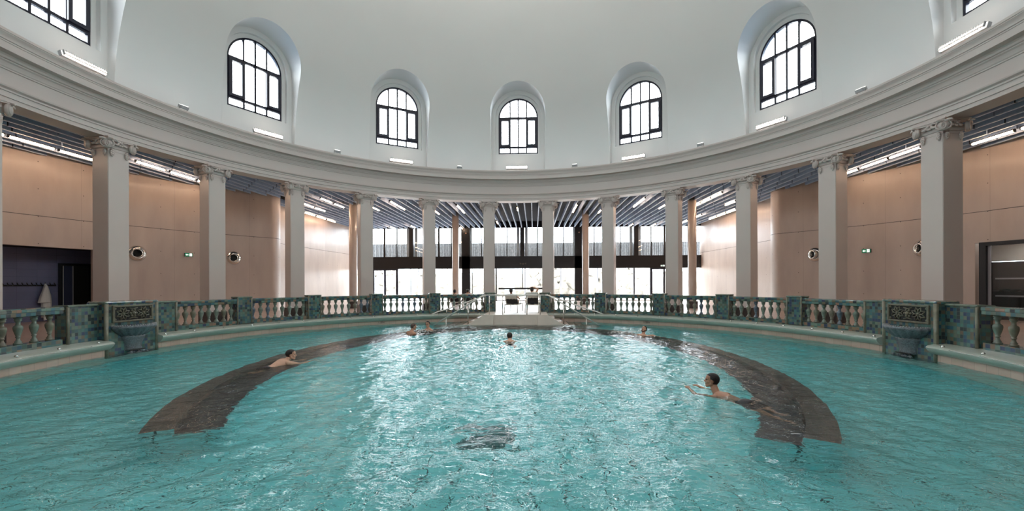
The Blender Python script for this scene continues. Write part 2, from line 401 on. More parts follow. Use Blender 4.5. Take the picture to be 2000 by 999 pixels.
# ------------------------------------------------------------------ dome with window niches
FLOOR, SOFFIT, CORN, DR, DZ = .45, 6.56, 8.14, 12.5, 7.8
def arch(hw, z0, zs, n=24, r=None):
    r = r or hw
    return [(-hw, z0)]+[(r*math.cos(PI-PI*i/n), zs+r*math.sin(PI-PI*i/n)) for i in range(n+1)]+[(hw, z0)]
def dome():
    b = MB(); N = 44
    a0 = math.asin((8.0-DZ)/DR)
    inner = [(DR*math.cos(a0+(PI/2-a0)*i/N), DZ+DR*math.sin(a0+(PI/2-a0)*i/N)) for i in range(N)]+[(0, DZ+DR)]
    DO = DR+1.7
    outer = [(13.06, 8.0+5.8*i/6) for i in range(6)]+[(13.06*math.cos((PI/2)*i/(N-6)), 13.8+(DZ+DO-13.8)*math.sin((PI/2)*i/(N-6))) for i in range(N-6)]+[(0, DZ+DO)]
    prof = inner+outer[::-1]
    n = 144; m = len(prof); b2 = bmesh.new(); rows = []
    top = [b2.verts.new((0, 0, DZ+DR)), b2.verts.new((0, 0, DZ+DO))]
    for k in range(n):
        t = 2*PI*(k+.5)/n
        rows.append([top[0] if i == N else top[1] if i == N+1 else b2.verts.new((r*math.sin(t), r*math.cos(t), z)) for i, (r, z) in enumerate(prof)])
    for k in range(n):
        A, B = rows[k], rows[(k+1) % n]
        for i in range(m):
            j = (i+1) % m
            q = []
            for v in (A[i], A[j], B[j], B[i]):
                if v not in q: q.append(v)
            if len(q) >= 3 and not (set(q) <= set(top)): b2.faces.new(q)
    bmesh.ops.recalc_face_normals(b2, faces=b2.faces[:])
    me = bpy.data.meshes.new('wall_dome'); b2.to_mesh(me); b2.free()
    o = bpy.data.objects.new('wall_dome', me); COL.objects.link(o)
    tmp = []
    for hw, zb, y0, y1 in ((1.5, 7.4, 8.5, 12.62), (1.28, 9.2, 12.0, 12.76), (1.115, 9.27, 12.0, 17.5)):
        c = MB()
        for k in range(12): c.prism(arch(hw, zb, 11.3), y0, y1, RZ(RAD(30*k)))
        co = c.build('cutter', M['plaster']); tmp.append(co)
        md = o.modifiers.new('cut', 'BOOLEAN'); md.operation = 'DIFFERENCE'; md.object = co; md.solver = 'EXACT'
    dg = bpy.context.evaluated_depsgraph_get()
    nm = bpy.data.meshes.new_from_object(o.evaluated_get(dg)); o.modifiers.clear(); o.data = nm
    for c in tmp: bpy.data.objects.remove(c, do_unlink=True)
    nm.materials.clear(); nm.materials.append(M['plaster'])
    nm.polygons.foreach_set('use_smooth', [True]*len(nm.polygons)); nm.set_sharp_from_angle(angle=RAD(25)); nm.name = 'wall_dome'
    return tag(o, kind='structure')
dome()

# entablature (architrave, frieze, cornice) round the rotunda
ENT = [(13.12, 6.56), (12.5, 6.56), (12.5, 6.67), (12.47, 6.675), (12.47, 6.81), (12.44, 6.815), (12.44, 6.86), (12.38, 6.90), (12.37, 6.935), (12.5, 6.945), (12.5, 7.36), (12.47, 7.37), (12.47, 7.40),
       (12.45, 7.42), (12.44, 7.46), (12.41, 7.52), (12.37, 7.55), (12.37, 7.57), (12.33, 7.585), (12.31, 7.63), (12.27, 7.67), (12.10, 7.685), (12.09, 7.86), (12.075, 7.865), (12.075, 7.90), (12.05, 7.91), (12.045, 7.95), (12.02, 8.0), (11.985, 8.04), (11.98, 8.06), (11.965, 8.065), (11.965, 8.13), (11.99, 8.145), (13.12, 8.145)]
e = MB(); n = 240
for k in range(n):
    pass
e.sweep(ENT, -180, 180, 1.5, closed=True, caps=False)
tag(e.build('trim_1', M['stone'], autosmooth=20), kind='structure')

# window frames, panes (twelve round the dome)
def window(k):
    root = empty('window_%d' % (k+1), ring(30*k, 12.78), kind='structure')
    if k == 0:
        out = arch(1.115, 9.27, 11.3, 28); inn = arch(1.04, 9.345, 11.3, 28)
        b = MB(); N = len(out)
        vs = [(x, 0, z) for x, z in out]+[(x, 0, z) for x, z in inn]+[(x, .1, z) for x, z in out]+[(x, .1, z) for x, z in inn]
        fs = []
        for i in range(N):
            j = (i+1) % N
            fs += [(i, j, N+j, N+i), (2*N+i, 3*N+i, 3*N+j, 2*N+j), (N+i, N+j, 3*N+j, 3*N+i)]
        b.add(vs, fs)
        b.box((0, .05, 11.3), (2.15, .1, .12)); b.box((0, .05, 9.655), (2.15, .1, .10))
        for x in (-.465, 0, .47):
            b.box((x, .05, 10.8 if False else (9.3+11.3)/2), (.078, .1, 2.0))
            h = math.sqrt(1.08**2-x*x); b.box((x, .05, 11.3+h/2), (.072, .1, h))
        b.build('frame', M['frame'], root)
        for x0, x1 in ((-1.05, -.44), (.445, 1.05)):
            c = MB(); w = x1-x0; zc = (9.69+11.26)/2; h = 11.26-9.69
            for xx in (x0+.06, x1-.06): c.box((xx, .0, zc), (.12, .14, h))
            for zz in (9.69+.055, 11.26-.055): c.box(((x0+x1)/2, .0, zz), (w-.23, .14, .11))
            c.build('casement', M['frame'], root)
        p = MB(); p.prism(arch(1.09, 9.3, 11.3, 28), .045, .06); p.build('pane', M['glass'], root)
    else:
        t = tree_of(win0)
        for ch in t[win0.name]: copy_tree(ch, parent=root)
    return root
win0 = window(0)
for k in range(1, 12): window(k)

# ------------------------------------------------------------------ outer walls
RO = 17.9; WT = 7.35
def wall_path(side):
    pts = []
    for a in np.arange(-180, -50.4, 1.0): pts.append((RO*math.sin(RAD(a)), RO*math.cos(RAD(a))))
    a = RAD(-50.0); p = Vector((RO*math.sin(a), RO*math.cos(a))); d = Vector((math.cos(a), -math.sin(a))); nl = Vector((-d.y, d.x))
    rr = .75; c = p+nl*rr
    for i in range(0, 13):
        t = RAD(95)*i/12; v = -nl*math.cos(t)*rr+d*math.sin(t)*rr; pts.append(tuple(c+v))
    x, y = pts[-1]
    pts += [(-14.75, y+(x+14.75)*.9+.25), (-15.1, 14.6), (-15.1, 16.5), (-15.1, 18.5), (-15.1, 20.5), (-15.0, 22.5), (-14.95, 25.6)]
    return [(-x*side, y) for x, y in pts]
def wall(name, side, op0, op1, opz):
    P = wall_path(side); b = MB(); L = [0]
    for i in range(1, len(P)): L.append(L[-1]+math.dist(P[i], P[i-1]))
    for i in range(len(P)-1):
        (x0, y0), (x1, y1) = P[i], P[i+1]
        am = math.degrees(math.atan2(abs((x0+x1)/2), (y0+y1)/2)); inside = op0 < am < op1 and math.hypot(x0, y0) < 18.2
        zs = [opz if inside else FLOOR-.02, 4.488, 4.512, WT]
        d = Vector((x1-x0, y1-y0)).normalized(); nn = Vector((-d.y, d.x))*-side*.012
        for j in range(3):
            b.m = 1 if j == 1 else 0
            ox, oy = (nn.x, nn.y) if j == 1 else (0, 0)
            b.add([(x0+ox, y0+oy, zs[j]), (x1+ox, y1+oy, zs[j]), (x1+ox, y1+oy, zs[j+1]), (x0+ox, y0+oy, zs[j+1])], [(0, 1, 2, 3)], None,
                  [[(L[i], zs[j]), (L[i+1], zs[j]), (L[i+1], zs[j+1]), (L[i], zs[j+1])]], True)
    bm_o = b.build(name, [M['concrete'], M['joint']], recalc=False)
    me = bm_o.data; bm = bmesh.new(); bm.from_mesh(me); bmesh.ops.remove_doubles(bm, verts=bm.verts[:], dist=1e-4); bm.to_mesh(me); bm.free()
    me.polygons.foreach_set('use_smooth', [not (p.center.y > 14 and abs(p.center.x) > 14.5) for p in me.polygons]); me.set_sharp_from_angle(angle=RAD(35)); me.polygons.foreach_set('use_smooth', [not (p.center.y > 14 and abs(p.center.x) > 14.5) for p in me.polygons])
    md = bm_o.modifiers.new('thickness', 'SOLIDIFY'); md.thickness = .28; md.offset = -1 if side < 0 else 1
    dg = bpy.context.evaluated_depsgraph_get(); nm_ = bpy.data.meshes.new_from_object(bm_o.evaluated_get(dg)); bm_o.modifiers.clear(); bm_o.data = nm_; nm_.name = name
    nm_.polygons.foreach_set('use_smooth', [not (p.center.y > 14 and abs(p.center.x) > 14.5) for p in nm_.polygons]); nm_.set_sharp_from_angle(angle=RAD(35))
    nm_.polygons.foreach_set('use_smooth', [not (p.center.y > 14 and abs(p.center.x) > 14.5) for p in nm_.polygons])
    return tag(bm_o, kind='structure')
wall('wall_left', -1, 73.4, 96, 3.36)
wall('wall_right', 1, 73.4, 81, 3.36)

# floor of the ambulatory and hall, dark ceiling above the baffles
def outer_r(t):
    s, c = abs(math.sin(t)), math.cos(t)
    if c > 0: return max(18.05, min(25.9/max(c, 1e-6), 15.4/max(s, 1e-6)))
    return 18.05
def flat_ring(name, r0, z0, z1, m):
    b = MB(); n = 240
    for k in range(n):
        ta, tb = 2*PI*k/n, 2*PI*(k+1)/n
        q = [(r0, ta), (outer_r(ta), ta), (outer_r(tb), tb), (r0, tb)]
        for z in (z0, z1): b.add([(r*math.sin(t), r*math.cos(t), z) for r, t in q], [(0, 1, 2, 3)])
    return tag(b.build(name, m), kind='structure')
flat_ring('floor', 11.2, FLOOR-.2, FLOOR, M['floor'])
flat_ring('ceiling', 13.0, 7.3, 7.5, M['ceilingdark'])

# ------------------------------------------------------------------ pool shell
b = MB(); b.lathe([(10.0, -.42), (10.0, -1.2), (0, -1.2)], 160, smooth=False)
po = b.build('floor_pool', M['pool'])
me = po.data      # square tile grid on the flat bottom
for p in me.polygons:
    if abs(p.normal.z) > .9:
        for li in p.loop_indices:
            v = me.vertices[me.loops[li].vertex_index].co; me.uv_layers['UV'].data[li].uv = (v.x+.13, v.y+.05)
tag(po, kind='structure')
b = MB(); b.lathe([(10.0, -.42), (10.63, -.40), (10.63, -.06)], 160, smooth=False); tag(b.build('baseboard_pool', M['poolledge']), kind='structure')
b = MB(); b.sweep([(10.63, -.1), (10.63, .21), (11.25, .21), (11.25, -.1)], -180, 180, 1.5, caps=False); tag(b.build('wall_pool', M['pinktile']), kind='structure')
LED = [(10.9, .16), (10.6, .165), (10.55, .18), (10.49, .215), (10.44, .26), (10.405, .305), (10.395, .335), (10.41, .365), (10.46, .388), (10.55, .405), (10.70, .42), (10.9, .43)]
def ledge(name, a0, a1):
    b = MB(); b.sweep(LED, a0, a1, 1.0); return tag(b.build(name, M['ledge'], autosmooth=40), kind='structure')
ledge('trim_2', 8.2, 84.5); ledge('trim_3', -84.5, -8.2); ledge('trim_4', 92.5, 170); ledge('trim_5', -170, -92.5)
b = MB(); b.sweep([(10.88, .2), (10.88, .44), (11.3, .44), (11.3, .2)], 7.9, 352.1, 1.5); tag(b.build('trim_6', M['glazebrown']), kind='structure')

# water sheet with real ripples
def water_sheet():
    st = .036; g = np.arange(-10.8, 10.8001, st); X, Y = np.meshgrid(g, g); Z = np.zeros_like(X)
    for lam, amp, n in ((2.2, .006, 7), (1.1, .0055, 11), (.6, .005, 15), (.36, .0040, 20), (.21, .0020, 22)):
        for i in range(n):
            a = RNG.uniform(0, 2*PI); l = lam*RNG.uniform(.75, 1.3); k = 2*PI/l
            Z += amp/math.sqrt(n)*1.5*np.sin(k*(X*math.cos(a)+Y*math.sin(a))+RNG.uniform(0, 6.28))
    # the jets stir the middle of the pool more than the outer channel
    R2 = (X/6.2)**2+(Y/8.2)**2
    Z *= np.clip(1.25-.55*np.clip(R2, 0, 1), .6, 1.3)
    for cx, cy, cr in ((.06, 3.6, 1.4), (-3.7, 6.0, 1.3), (4.4, 5.2, .9)):
        Z += np.exp(-((X-cx)**2+(Y-cy)**2)/cr**2)*.02*np.sin(X*17+np.sin(Y*9)*2)*np.sin(Y*15+np.cos(X*11)*2)
    n = len(g); idx = np.arange(n*n).reshape(n, n)
    keep = (X**2+Y**2) < 10.76**2
    k4 = keep[:-1, :-1] & keep[1:, :-1] & keep[:-1, 1:] & keep[1:, 1:]
    q = np.stack([idx[:-1, :-1][k4], idx[:-1, 1:][k4], idx[1:, 1:][k4], idx[1:, :-1][k4]], 1)
    me = bpy.data.meshes.new('water'); V = np.stack([X.ravel(), Y.ravel(), Z.ravel()], 1)
    used = np.unique(q); remap = -np.ones(n*n, int); remap[used] = np.arange(len(used))
    me.from_pydata(V[used].tolist(), [], remap[q].tolist()); me.polygons.foreach_set('use_smooth', [True]*len(me.polygons))
    me.materials.append(M['water']); me.update()
    o = bpy.data.objects.new('pool_water', me); COL.objects.link(o)
    return tag(o, 'rippling turquoise water filling the round pool', 'water', kind='stuff')
water_sheet()

# ------------------------------------------------------------------ submerged horseshoe bench
def bench():
    root = empty('submerged_bench', TR(0, 0, -1.2), 'long horseshoe bench of dark mosaic just under the water surface', 'bench')
    A = 6.2
    def ell(off, ph):
        B = 8.15 if math.cos(ph) > 0 else 8.6; off = off*(1-.24*max(0, (abs(ph)-RAD(60))/RAD(75))**1.0) if off > .4 else off
        c, s = math.cos(ph), math.sin(ph); nx, ny = s*B, c*A; l = math.hypot(nx, ny)
        return A*s-off*nx/l+.12, B*c-off*ny/l
    def strip(name, prof, m, dark):
        b = MB(); n = 150; k = len(prof); vs = []; L = [0]; W_ = [0]
        for i in range(n+1):
            ph = RAD(-135+270*i/n)
            vs += [(*ell(o_, ph), z+1.2) for o_, z in prof]
            if i: L.append(L[-1]+math.dist(vs[i*k][:2], vs[(i-1)*k][:2]))
        for j in range(1, k+1): W_.append(W_[-1]+math.dist(prof[j % k], prof[j-1]))
        fs = []; us = []; mi = []
        for i in range(n):
            for j in range(k):
                j2 = (j+1) % k
                b.m = 0; fs.append((i*k+j, i*k+j2, (i+1)*k+j2, (i+1)*k+j)); mi.append(0 if j in dark else 1); us.append([(L[i], W_[j]), (L[i], W_[j+1]), (L[i+1], W_[j+1]), (L[i+1], W_[j])])
        fs += [tuple(range(k)), tuple(n*k+j for j in range(k))]; us += [None, None]
        b.add(vs, fs, None, us); b.mi = mi+[1, 1]; return b.build(name, [m, M['pool']], root)
    strip('backrest_wall', [(0, -1.2), (0, -.05), (.37, -.05), (.37, -1.2)], M['benchtop'], (1, 2))
    strip('seat', [(.37, -1.2), (.37, -.36), (1.22, -.36), (1.22, -1.2)], M['benchtile'], (1,))
bench()

# square drain grate in the pool bottom
dr = empty('floor_drain', TR(.14, -4.82, -1.2) @ Matrix.Scale(.8, 4), 'dark square drain grate in the turquoise pool bottom', 'drain')
b = MB()
for x, y, sx, sy in ((0, .46, 1.0, .08), (0, -.46, 1.0, .08), (.46, 0, .08, .84), (-.46, 0, .08, .84)): b.box((x, y, .02), (sx, sy, .04))
b.build('frame', mat('dark_teal_metal', (.05, .19, .20), .5), dr)
b = MB()
for i in range(13): b.box((-.39+i*.065, 0, .02), (.045, .84, .025))
b.box((0, 0, .004), (.84, .84, .006)); b.build('grating', bpy.data.materials['dark_teal_metal'], dr)

# ------------------------------------------------------------------ platform, steps and handrails
def platform():
    b = MB()
    # deck slab with a shallow concave front, splayed flat cheeks to either side
    fr = [(-1.5, 8.42), (-1.02, 8.27)]+[(-1.0+2.0*i/10, 8.40+.10*math.sin(PI*i/10)) for i in range(11)]+[(1.02, 8.27), (1.5, 8.42)]
    back = [(1.5, 11.0), (-1.5, 11.0)]
    poly = fr+back; n = len(poly)
    vs = [(x, y, -1.2) for x, y in poly]+[(x, y, .47) for x, y in poly]
    b.add(vs, [tuple(range(n)), tuple(range(n, 2*n))]+[(i, (i+1) % n, n+(i+1) % n, n+i) for i in range(n)])
    # sloping cheek walls
    for s in (-1, 1):
        p = [(1.02*s, 8.27), (2.75*s, 8.42), (2.75*s, 8.62), (1.02*s, 8.5)]
        zt = [.47, -.30, -.30, .47]
        q = [(1.02*s, 8.27), (1.46*s, 8.30), (2.9*s, 8.44), (2.9*s, 8.64), (1.46*s, 8.5), (1.02*s, 8.5)]; z = [.475, .475, -.36, -.36, .475, .475]
        vs = [(x, y, -1.2) for x, y in q]+[(x, y, zz) for (x, y), zz in zip(q, z)]
        b.add(vs, [tuple(range(6)), (6, 7, 10, 11), (7, 8, 9, 10)]+[(i, (i+1) % 6, 6+(i+1) % 6, 6+i) for i in range(6)])
    tag(b.build('floor_platform', M['step'], autosmooth=30), 'pale stone landing between the two flights of pool steps', kind='structure')
    for s, side in ((-1, 'left'), (1, 'right')):
        root = empty('pool_steps', TR(1.5*s, 9.5, -1.2), 'pink tiled steps going down into the water, on the %s of the landing' % side, 'steps', 'flights of pool steps')
        for i in range(7):
            z = .47-.155*(i+1); x0, x1 = .34*i, .34*(i+1)
            t = MB(); t.box(((x0+x1)/2*s, .0, (z+1.2)/2), (.34, 1.85, z+1.2)); t.build('tread', M['steptile'], root)
            t = MB(); t.box(((x1-.02)*s, 0, z+1.2+.004), (.04, 1.85, .012)); t.build('nosing', M['nosing'], root)
platform()

def rail(label, top, posts, r=.03, base=.45, shoes=True):
    root = empty('handrail', TR(*posts[0][0]), label, 'handrail', 'polished handrails at the pool steps')
    inv = root.matrix_world.inverted()
    b = MB(); b.tube(top, r, 10, inv); b.build('rail', M['satin'], root)
    for p, q in posts:
        b = MB(); b.tube([p, q], .024, 8, inv); b.build('post', M['steel'], root)
        b = MB(); b.lathe([(0, 0), (.045, 0), (.045, .012), (.02, .016), (0, .016)], 12, inv @ TR(*p)); b.build('base_flange', M['steel'], root)
rail('straight polished railing along the pool edge in front of the loungers', [(-1.5, 8.66, 1.385), (1.36, 8.66, 1.385)], [((x, 8.66, .46), (x, 8.66, 1.38)) for x in (-1.24, -.61, .53, 1.15)])
for s, side in ((-1, 'left'), (1, 'right')):
    rail('long polished handrail slanting into the water beside the woman' if s < 0 else 'long polished handrail slanting into the water right of the landing',
         [(1.38*s, 8.66, 1.385), (1.55*s, 8.66, 1.36), (4.05*s, 8.66, -.12)], [((2.25*s, 8.66, -.05), (2.25*s, 8.66, .94)), ((3.3*s, 8.66, -.62), (3.3*s, 8.66, .33))])
    rail('short handrail against the mosaic wall, %s flight of steps' % side,
         [(1.5*s, 10.25, 1.36), (1.75*s, 10.25, 1.27), (3.6*s, 10.02, .62), (3.95*s, 9.95, .53), (4.25*s, 9.72, .40)], [((2.45*s, 10.28, .40), (2.45*s, 10.18, 1.02)), ((3.55*s, 9.97, .385), (3.55*s, 10.02, .63))])

# ------------------------------------------------------------------ columns
def column_proto(th, label):
    root = empty('column', ring(th, 12.81, FLOOR), label, 'column', 'square Ionic columns round the pool')
    H = SOFFIT-FLOOR; w = .31; d = .31
    b = MB(); b.box((0, 0, .2), (.70, .70, .40), None, .01); b.build('plinth', M['plinth'], root)
    b = MB(); zt = H-.36; bm = bmesh.new(); bmesh.ops.create_cube(bm, size=1)
    for v in bm.verts: v.co = Vector((v.co.x*2*w, v.co.y*2*d, v.co.z*(H-.02-.4)+(H-.02+.4)/2))
    bmesh.ops.bevel(bm, geom=[e_ for e_ in bm.edges if abs(e_.verts[0].co.z-e_.verts[1].co.z) > 1], offset=.012, segments=2, affect='EDGES'); b.frombm(bm)
    b.build('shaft', M['stone'], root)
    cap = MB()
    # necking band, echinus and concave abacus
    cap.box((0, 0, H-.41), (2*w+.02, 2*d+.02, .022)); cap.box((0, 0, H-.235), (2*w+.06, 2*d+.06, .20), None, .03)
    pts = []
    for q in range(4):
        c = RZ(q*PI/2)
        for x in (-.40, -.36, -.2, 0, .2, .36): 
            y = -.345-.085*(abs(x)/.38)**2.0
            pts.append((c @ Vector((x, y, 0)))[:2])
    for z0, z1, s in ((H-.075, H-.035, .97), (H-.035, H, 1.03)):
        n = len(pts); cap.add([(x*s, y*s, z0) for x, y in pts]+[(x*s, y*s, z1) for x, y in pts], [tuple(range(n)), tuple(range(n, 2*n))]+[(i, (i+1) % n, n+(i+1) % n, n+i) for i in range(n)])
    ca = cap.build('capital', M['stone'], root, autosmooth=35)
    # one scroll: backing disc, spiral fillet, eye
    v = MB(); v.lathe([(0, -.035), (.105, -.035), (.118, -.02), (.118, .035), (0, .035)], 20, RX(PI/2))
    sp = []
    for i in range(50):
        a = 2*PI*2.1*i/49; rr = .112*(1-i/49*.80); sp.append((rr*math.cos(a+PI/2), -.04, rr*math.sin(a+PI/2)))
    v.tube(sp, [.017-.008*i/49 for i in range(50)], 6); v.sphere((0, -.04, 0), (.026, .024, .026), None, 10, 6)
    # leaf horn curling up to the abacus corner
    v.tube([(.05, -.02, .09), (.12, -.025, .12), (.17, -.04, .11), (.185, -.05, .085)], [.035, .03, .022, .01], 7)
    vm = v.build('volute', M['stone'], ca)
    pd = MB()
    for z, r in ((.0, .034), (-.052, .045), (-.10, .037), (-.145, .027), (-.178, .014)): pd.sphere((0, 0, z), (r, r*.8, r*.85), None, 10, 6)
    for s in (-1, 1):
        for z, r in ((-.03, .02), (-.08, .022), (-.125, .016)): pd.sphere((s*.032, -.008, z), (r, r*.7, r), None, 8, 5)
    pm = pd.build('garland_drop', M['stone'], ca)
    ro = MB(); ro.sphere((0, -.03, 0), (.03, .03, .03), None, 10, 6)
    for k in range(6):
        a = 2*PI*k/6; ro.sphere((.055*math.cos(a), 0, .055*math.sin(a)), (.034, .025, .034), None, 9, 6)
    for s in (-1, 1):
        ro.tube([(s*.06, 0, -.02), (s*.12, -.015, -.055), (s*.18, 0, -.03)], [.03, .034, .014], 7); ro.tube([(s*.05, 0, .05), (s*.11, -.02, .06), (s*.15, 0, .035)], [.02, .026, .01], 7)
    rm = ro.build('rosette', M['stone'], ca)
    first = {'v': vm, 'p': pm, 'r': rm}
    def put(kind, Mx, flip=False):
        o = first.get(kind)
        if o is not None: first[kind] = None; src = o; keep[kind] = o
        else: src = keep[kind].copy(); COL.objects.link(src)
        src.parent = ca; src.matrix_local = Mx @ (Matrix.Scale(-1, 4, Vector((1, 0, 0))) if flip else Matrix.Identity(4))
    keep = {}
    for q in range(4):
        R = RZ(q*PI/2)
        for s in (-1, 1):
            put('v', R @ TR(s*.355, -.395, H-.225) @ RZ(s*RAD(30)) @ Matrix.Scale(1.2, 4), s < 0)
            put('p', R @ TR(s*.215, -.34, H-.385) @ Matrix.Scale(1.2, 4))
        put('r', R @ TR(0, -.385, H-.15) @ RX(RAD(-8)) @ Matrix.Scale(1.15, 4))
    return root
ORD = ['leftmost', 'second', 'third', 'fourth', 'fifth', 'sixth', 'seventh', 'eighth', 'ninth', 'tenth', 'eleventh', 'twelfth', 'rightmost']
ths = [-97.5+15*i for i in range(13)]
c0 = column_proto(ths[0], 'square pale Ionic column cut off by the left edge of the picture'); t0 = tree_of(c0)
notes = {1: 'square pale Ionic column behind the left wall fountain', 2: 'square pale Ionic column left of the small round vent beside the curved wall',
         3: 'square pale Ionic column at the bend of the left concrete wall', 4: 'square pale Ionic column just right of the left slender round column',
         5: 'square pale Ionic column behind the man and woman talking in the water', 6: 'square pale Ionic column at the left side of the landing with loungers',
         7: 'square pale Ionic column at the right side of the landing with loungers', 8: 'square pale Ionic column just right of the black post right of centre',
         9: 'square pale Ionic column just left of the right slender round column', 10: 'square pale Ionic column in front of the right hall side wall',
         11: 'square pale Ionic column between the right vent and the right exit sign', 12: 'square pale Ionic column behind the right wall fountain'}
for i in range(1, 13): copy_tree(c0, ring(ths[i], 12.81, FLOOR), notes[i], tree=t0)

# slender round columns standing further back
for i, (x, y, lab) in enumerate(((-10.2, 14.25, 'slender round column by the left hall wall'), (-4.75, 19.0, 'slender round column left of the left black post'),
                                 (4.5, 18.9, 'slender round column right of the right black post'), (10.15, 14.2, 'slender round column by the right hall wall'))):
    if i == 0:
        rc0 = empty('round_column', TR(x, y, FLOOR), lab, 'column', 'slender round columns in the hall')
        b = MB(); b.lathe([(.235, 0), (.235, 6.86), (0, 6.86)], 32); b.build('shaft', mat('varnished_column_concrete', (.49, .405, .35), .28, var=.04, vscale=2, coat=.25), rc0)
        b = MB(); b.lathe([(0, 0), (.31, 0), (.31, .42), (.24, .42)], 32, smooth=False); b.build('plinth', M['plinth'], rc0); rt = tree_of(rc0)
    else: copy_tree(rc0, TR(x, y, FLOOR), lab, tree=rt)

# ------------------------------------------------------------------ balustrade: piers, bays of balusters, fountains
RB = 10.99
PM = [(-.13, .58), (-.13, .43), (.13, .43), (.13, .58)]
BAL = [(0, .58), (.085, .58), (.085, .61), (.06, .62), (.066, .645), (.05, .66), (.034, .70), (.036, .725), (.05, .735), (.05, .75), (.04, .76), (.062, .82), (.086, .90), (.092, .95), (.085, .985), (.062, 1.005), (.045, 1.02), (.04, 1.06), (.045, 1.09), (.066, 1.105), (.072, 1.13), (.06, 1.15), (.078, 1.16), (.078, 1.2), (0, 1.2)]
balm = [MB().lathe([(r*.92, z-FLOOR) for r, z in BAL], 14).build('baluster', M[k]) for k in ('glaze', 'glazebrown')]
bal_mesh = [o.data for o in balm]
for o in balm: bpy.data.objects.remove(o, do_unlink=True)
bal_mesh.append(bal_mesh[0].copy()); bal_mesh[2].materials[0] = mat('blue_glaze', (.10, .135, .175), .25, var=.3, vscale=9, coat=.35)
def bay(a0, a1, n, label):
    mid = (a0+a1)/2; root = empty('balustrade', ring(mid, RB, FLOOR), label, 'balustrade', 'bays of glazed balusters round the pool')
    inv = root.matrix_world.inverted()
    b = MB(); b.sweep([(RB+x, z) for x, z in ((-.14, 1.2), (-.155, 1.21), (-.155, 1.29), (-.17, 1.30), (-.17, 1.35), (-.145, 1.38), (.145, 1.38), (.17, 1.35), (.17, 1.30), (.155, 1.21), (.14, 1.2))], a0, a1, .6, M=inv); b.build('top_rail', M['mosaicrail'], root)
    b = MB(); b.sweep([(RB+x, z) for x, z in PM[::-1]], a0, a1, .6, M=inv); b.build('bottom_rail', M['mosaicrail'], root)
    for i in range(n):
        a = a0+(a1-a0)*(i+.5)/n; o = bpy.data.objects.new('baluster', bal_mesh[RNG.choice([0, 0, 0, 0, 1, 1, 2])]); COL.objects.link(o); o.parent = root
        o.matrix_local = inv @ ring(a, RB, FLOOR)
def pier_proto(th, label):
    root = empty('balustrade_pier', ring(th, RB, FLOOR), label, 'pier', 'mosaic piers of the balustrade')
    b = MB(); b.box((0, 0, .485), (.52, .34, .97)); b.build('mosaic_body', M['mosaic'], root)
    b = MB()
    for s in (-1, 1):
        for y in (-.17, .17): b = MB(); b.tube([(s*.262, y, 0), (s*.262, y, .96)], .026, 8); b.build('corner_bead', M['glazebrown'], root)
    b = MB(); b.box((0, 0, .985), (.58, .40, .05), None, .02); b.build('cap', M['glaze'], root)
    return root
pl = {52.5: 'to the right of the right hall wall', }
PIERS = {-67.5: 'right of the small vent on the left wall', -52.5: 'before the left hall side wall', -37.5: 'in front of the left glazed doors', -22.5: 'right behind the woman in the water',
         -7.5: 'at the left end of the landing', 7.5: 'at the right end of the landing', 22.5: 'right of the right sloping handrail', 37.5: 'right of the bearded bather', 52.5: 'in front of the right hall side wall', 67.5: 'below the vent on the right curved wall'}
pr0 = None
for a, w in PIERS.items():
    lab = 'green and blue mosaic balustrade pier '+w
    if pr0 is None: pr0 = pier_proto(a, lab); prt = tree_of(pr0)
    else: copy_tree(pr0, ring(a, RB, FLOOR), lab, tree=prt)
HW = 1.42
BAYS = [(-97.4, -111, 7, 'row of glazed balusters nearest the left edge, in front of the bathrobe'), (-80.1, -67.5-HW, 8, 'row of glazed balusters next right of the left fountain'),
        (-67.5+HW, -52.5-HW, 8, 'row of glazed balusters below the bend of the left concrete wall'), (-52.5+HW, -37.5-HW, 8, 'row of glazed balusters in front of the left hall wall'),
        (-37.5+HW, -22.5-HW, 8, 'row of glazed balusters before the left glazed doors'), (-22.5+HW, -7.5-HW, 8, 'row of glazed balusters behind the left handrails'),
        (7.5+HW, 22.5-HW, 8, 'row of glazed balusters behind the right handrails'), (22.5+HW, 37.5-HW, 8, 'row of glazed balusters behind the bearded man'),
        (37.5+HW, 52.5-HW, 8, 'row of glazed balusters in front of the right slender round column'), (52.5+HW, 67.5-HW, 8, 'row of glazed balusters under the right curved wall'),
        (67.5+HW, 80.1, 8, 'row of glazed balusters next left of the right fountain'), (97.4, 111, 7, 'row of glazed balusters nearest the right edge, in front of the glazed room')]
for a0, a1, n, lab in BAYS: bay(a0, a1, n, lab)

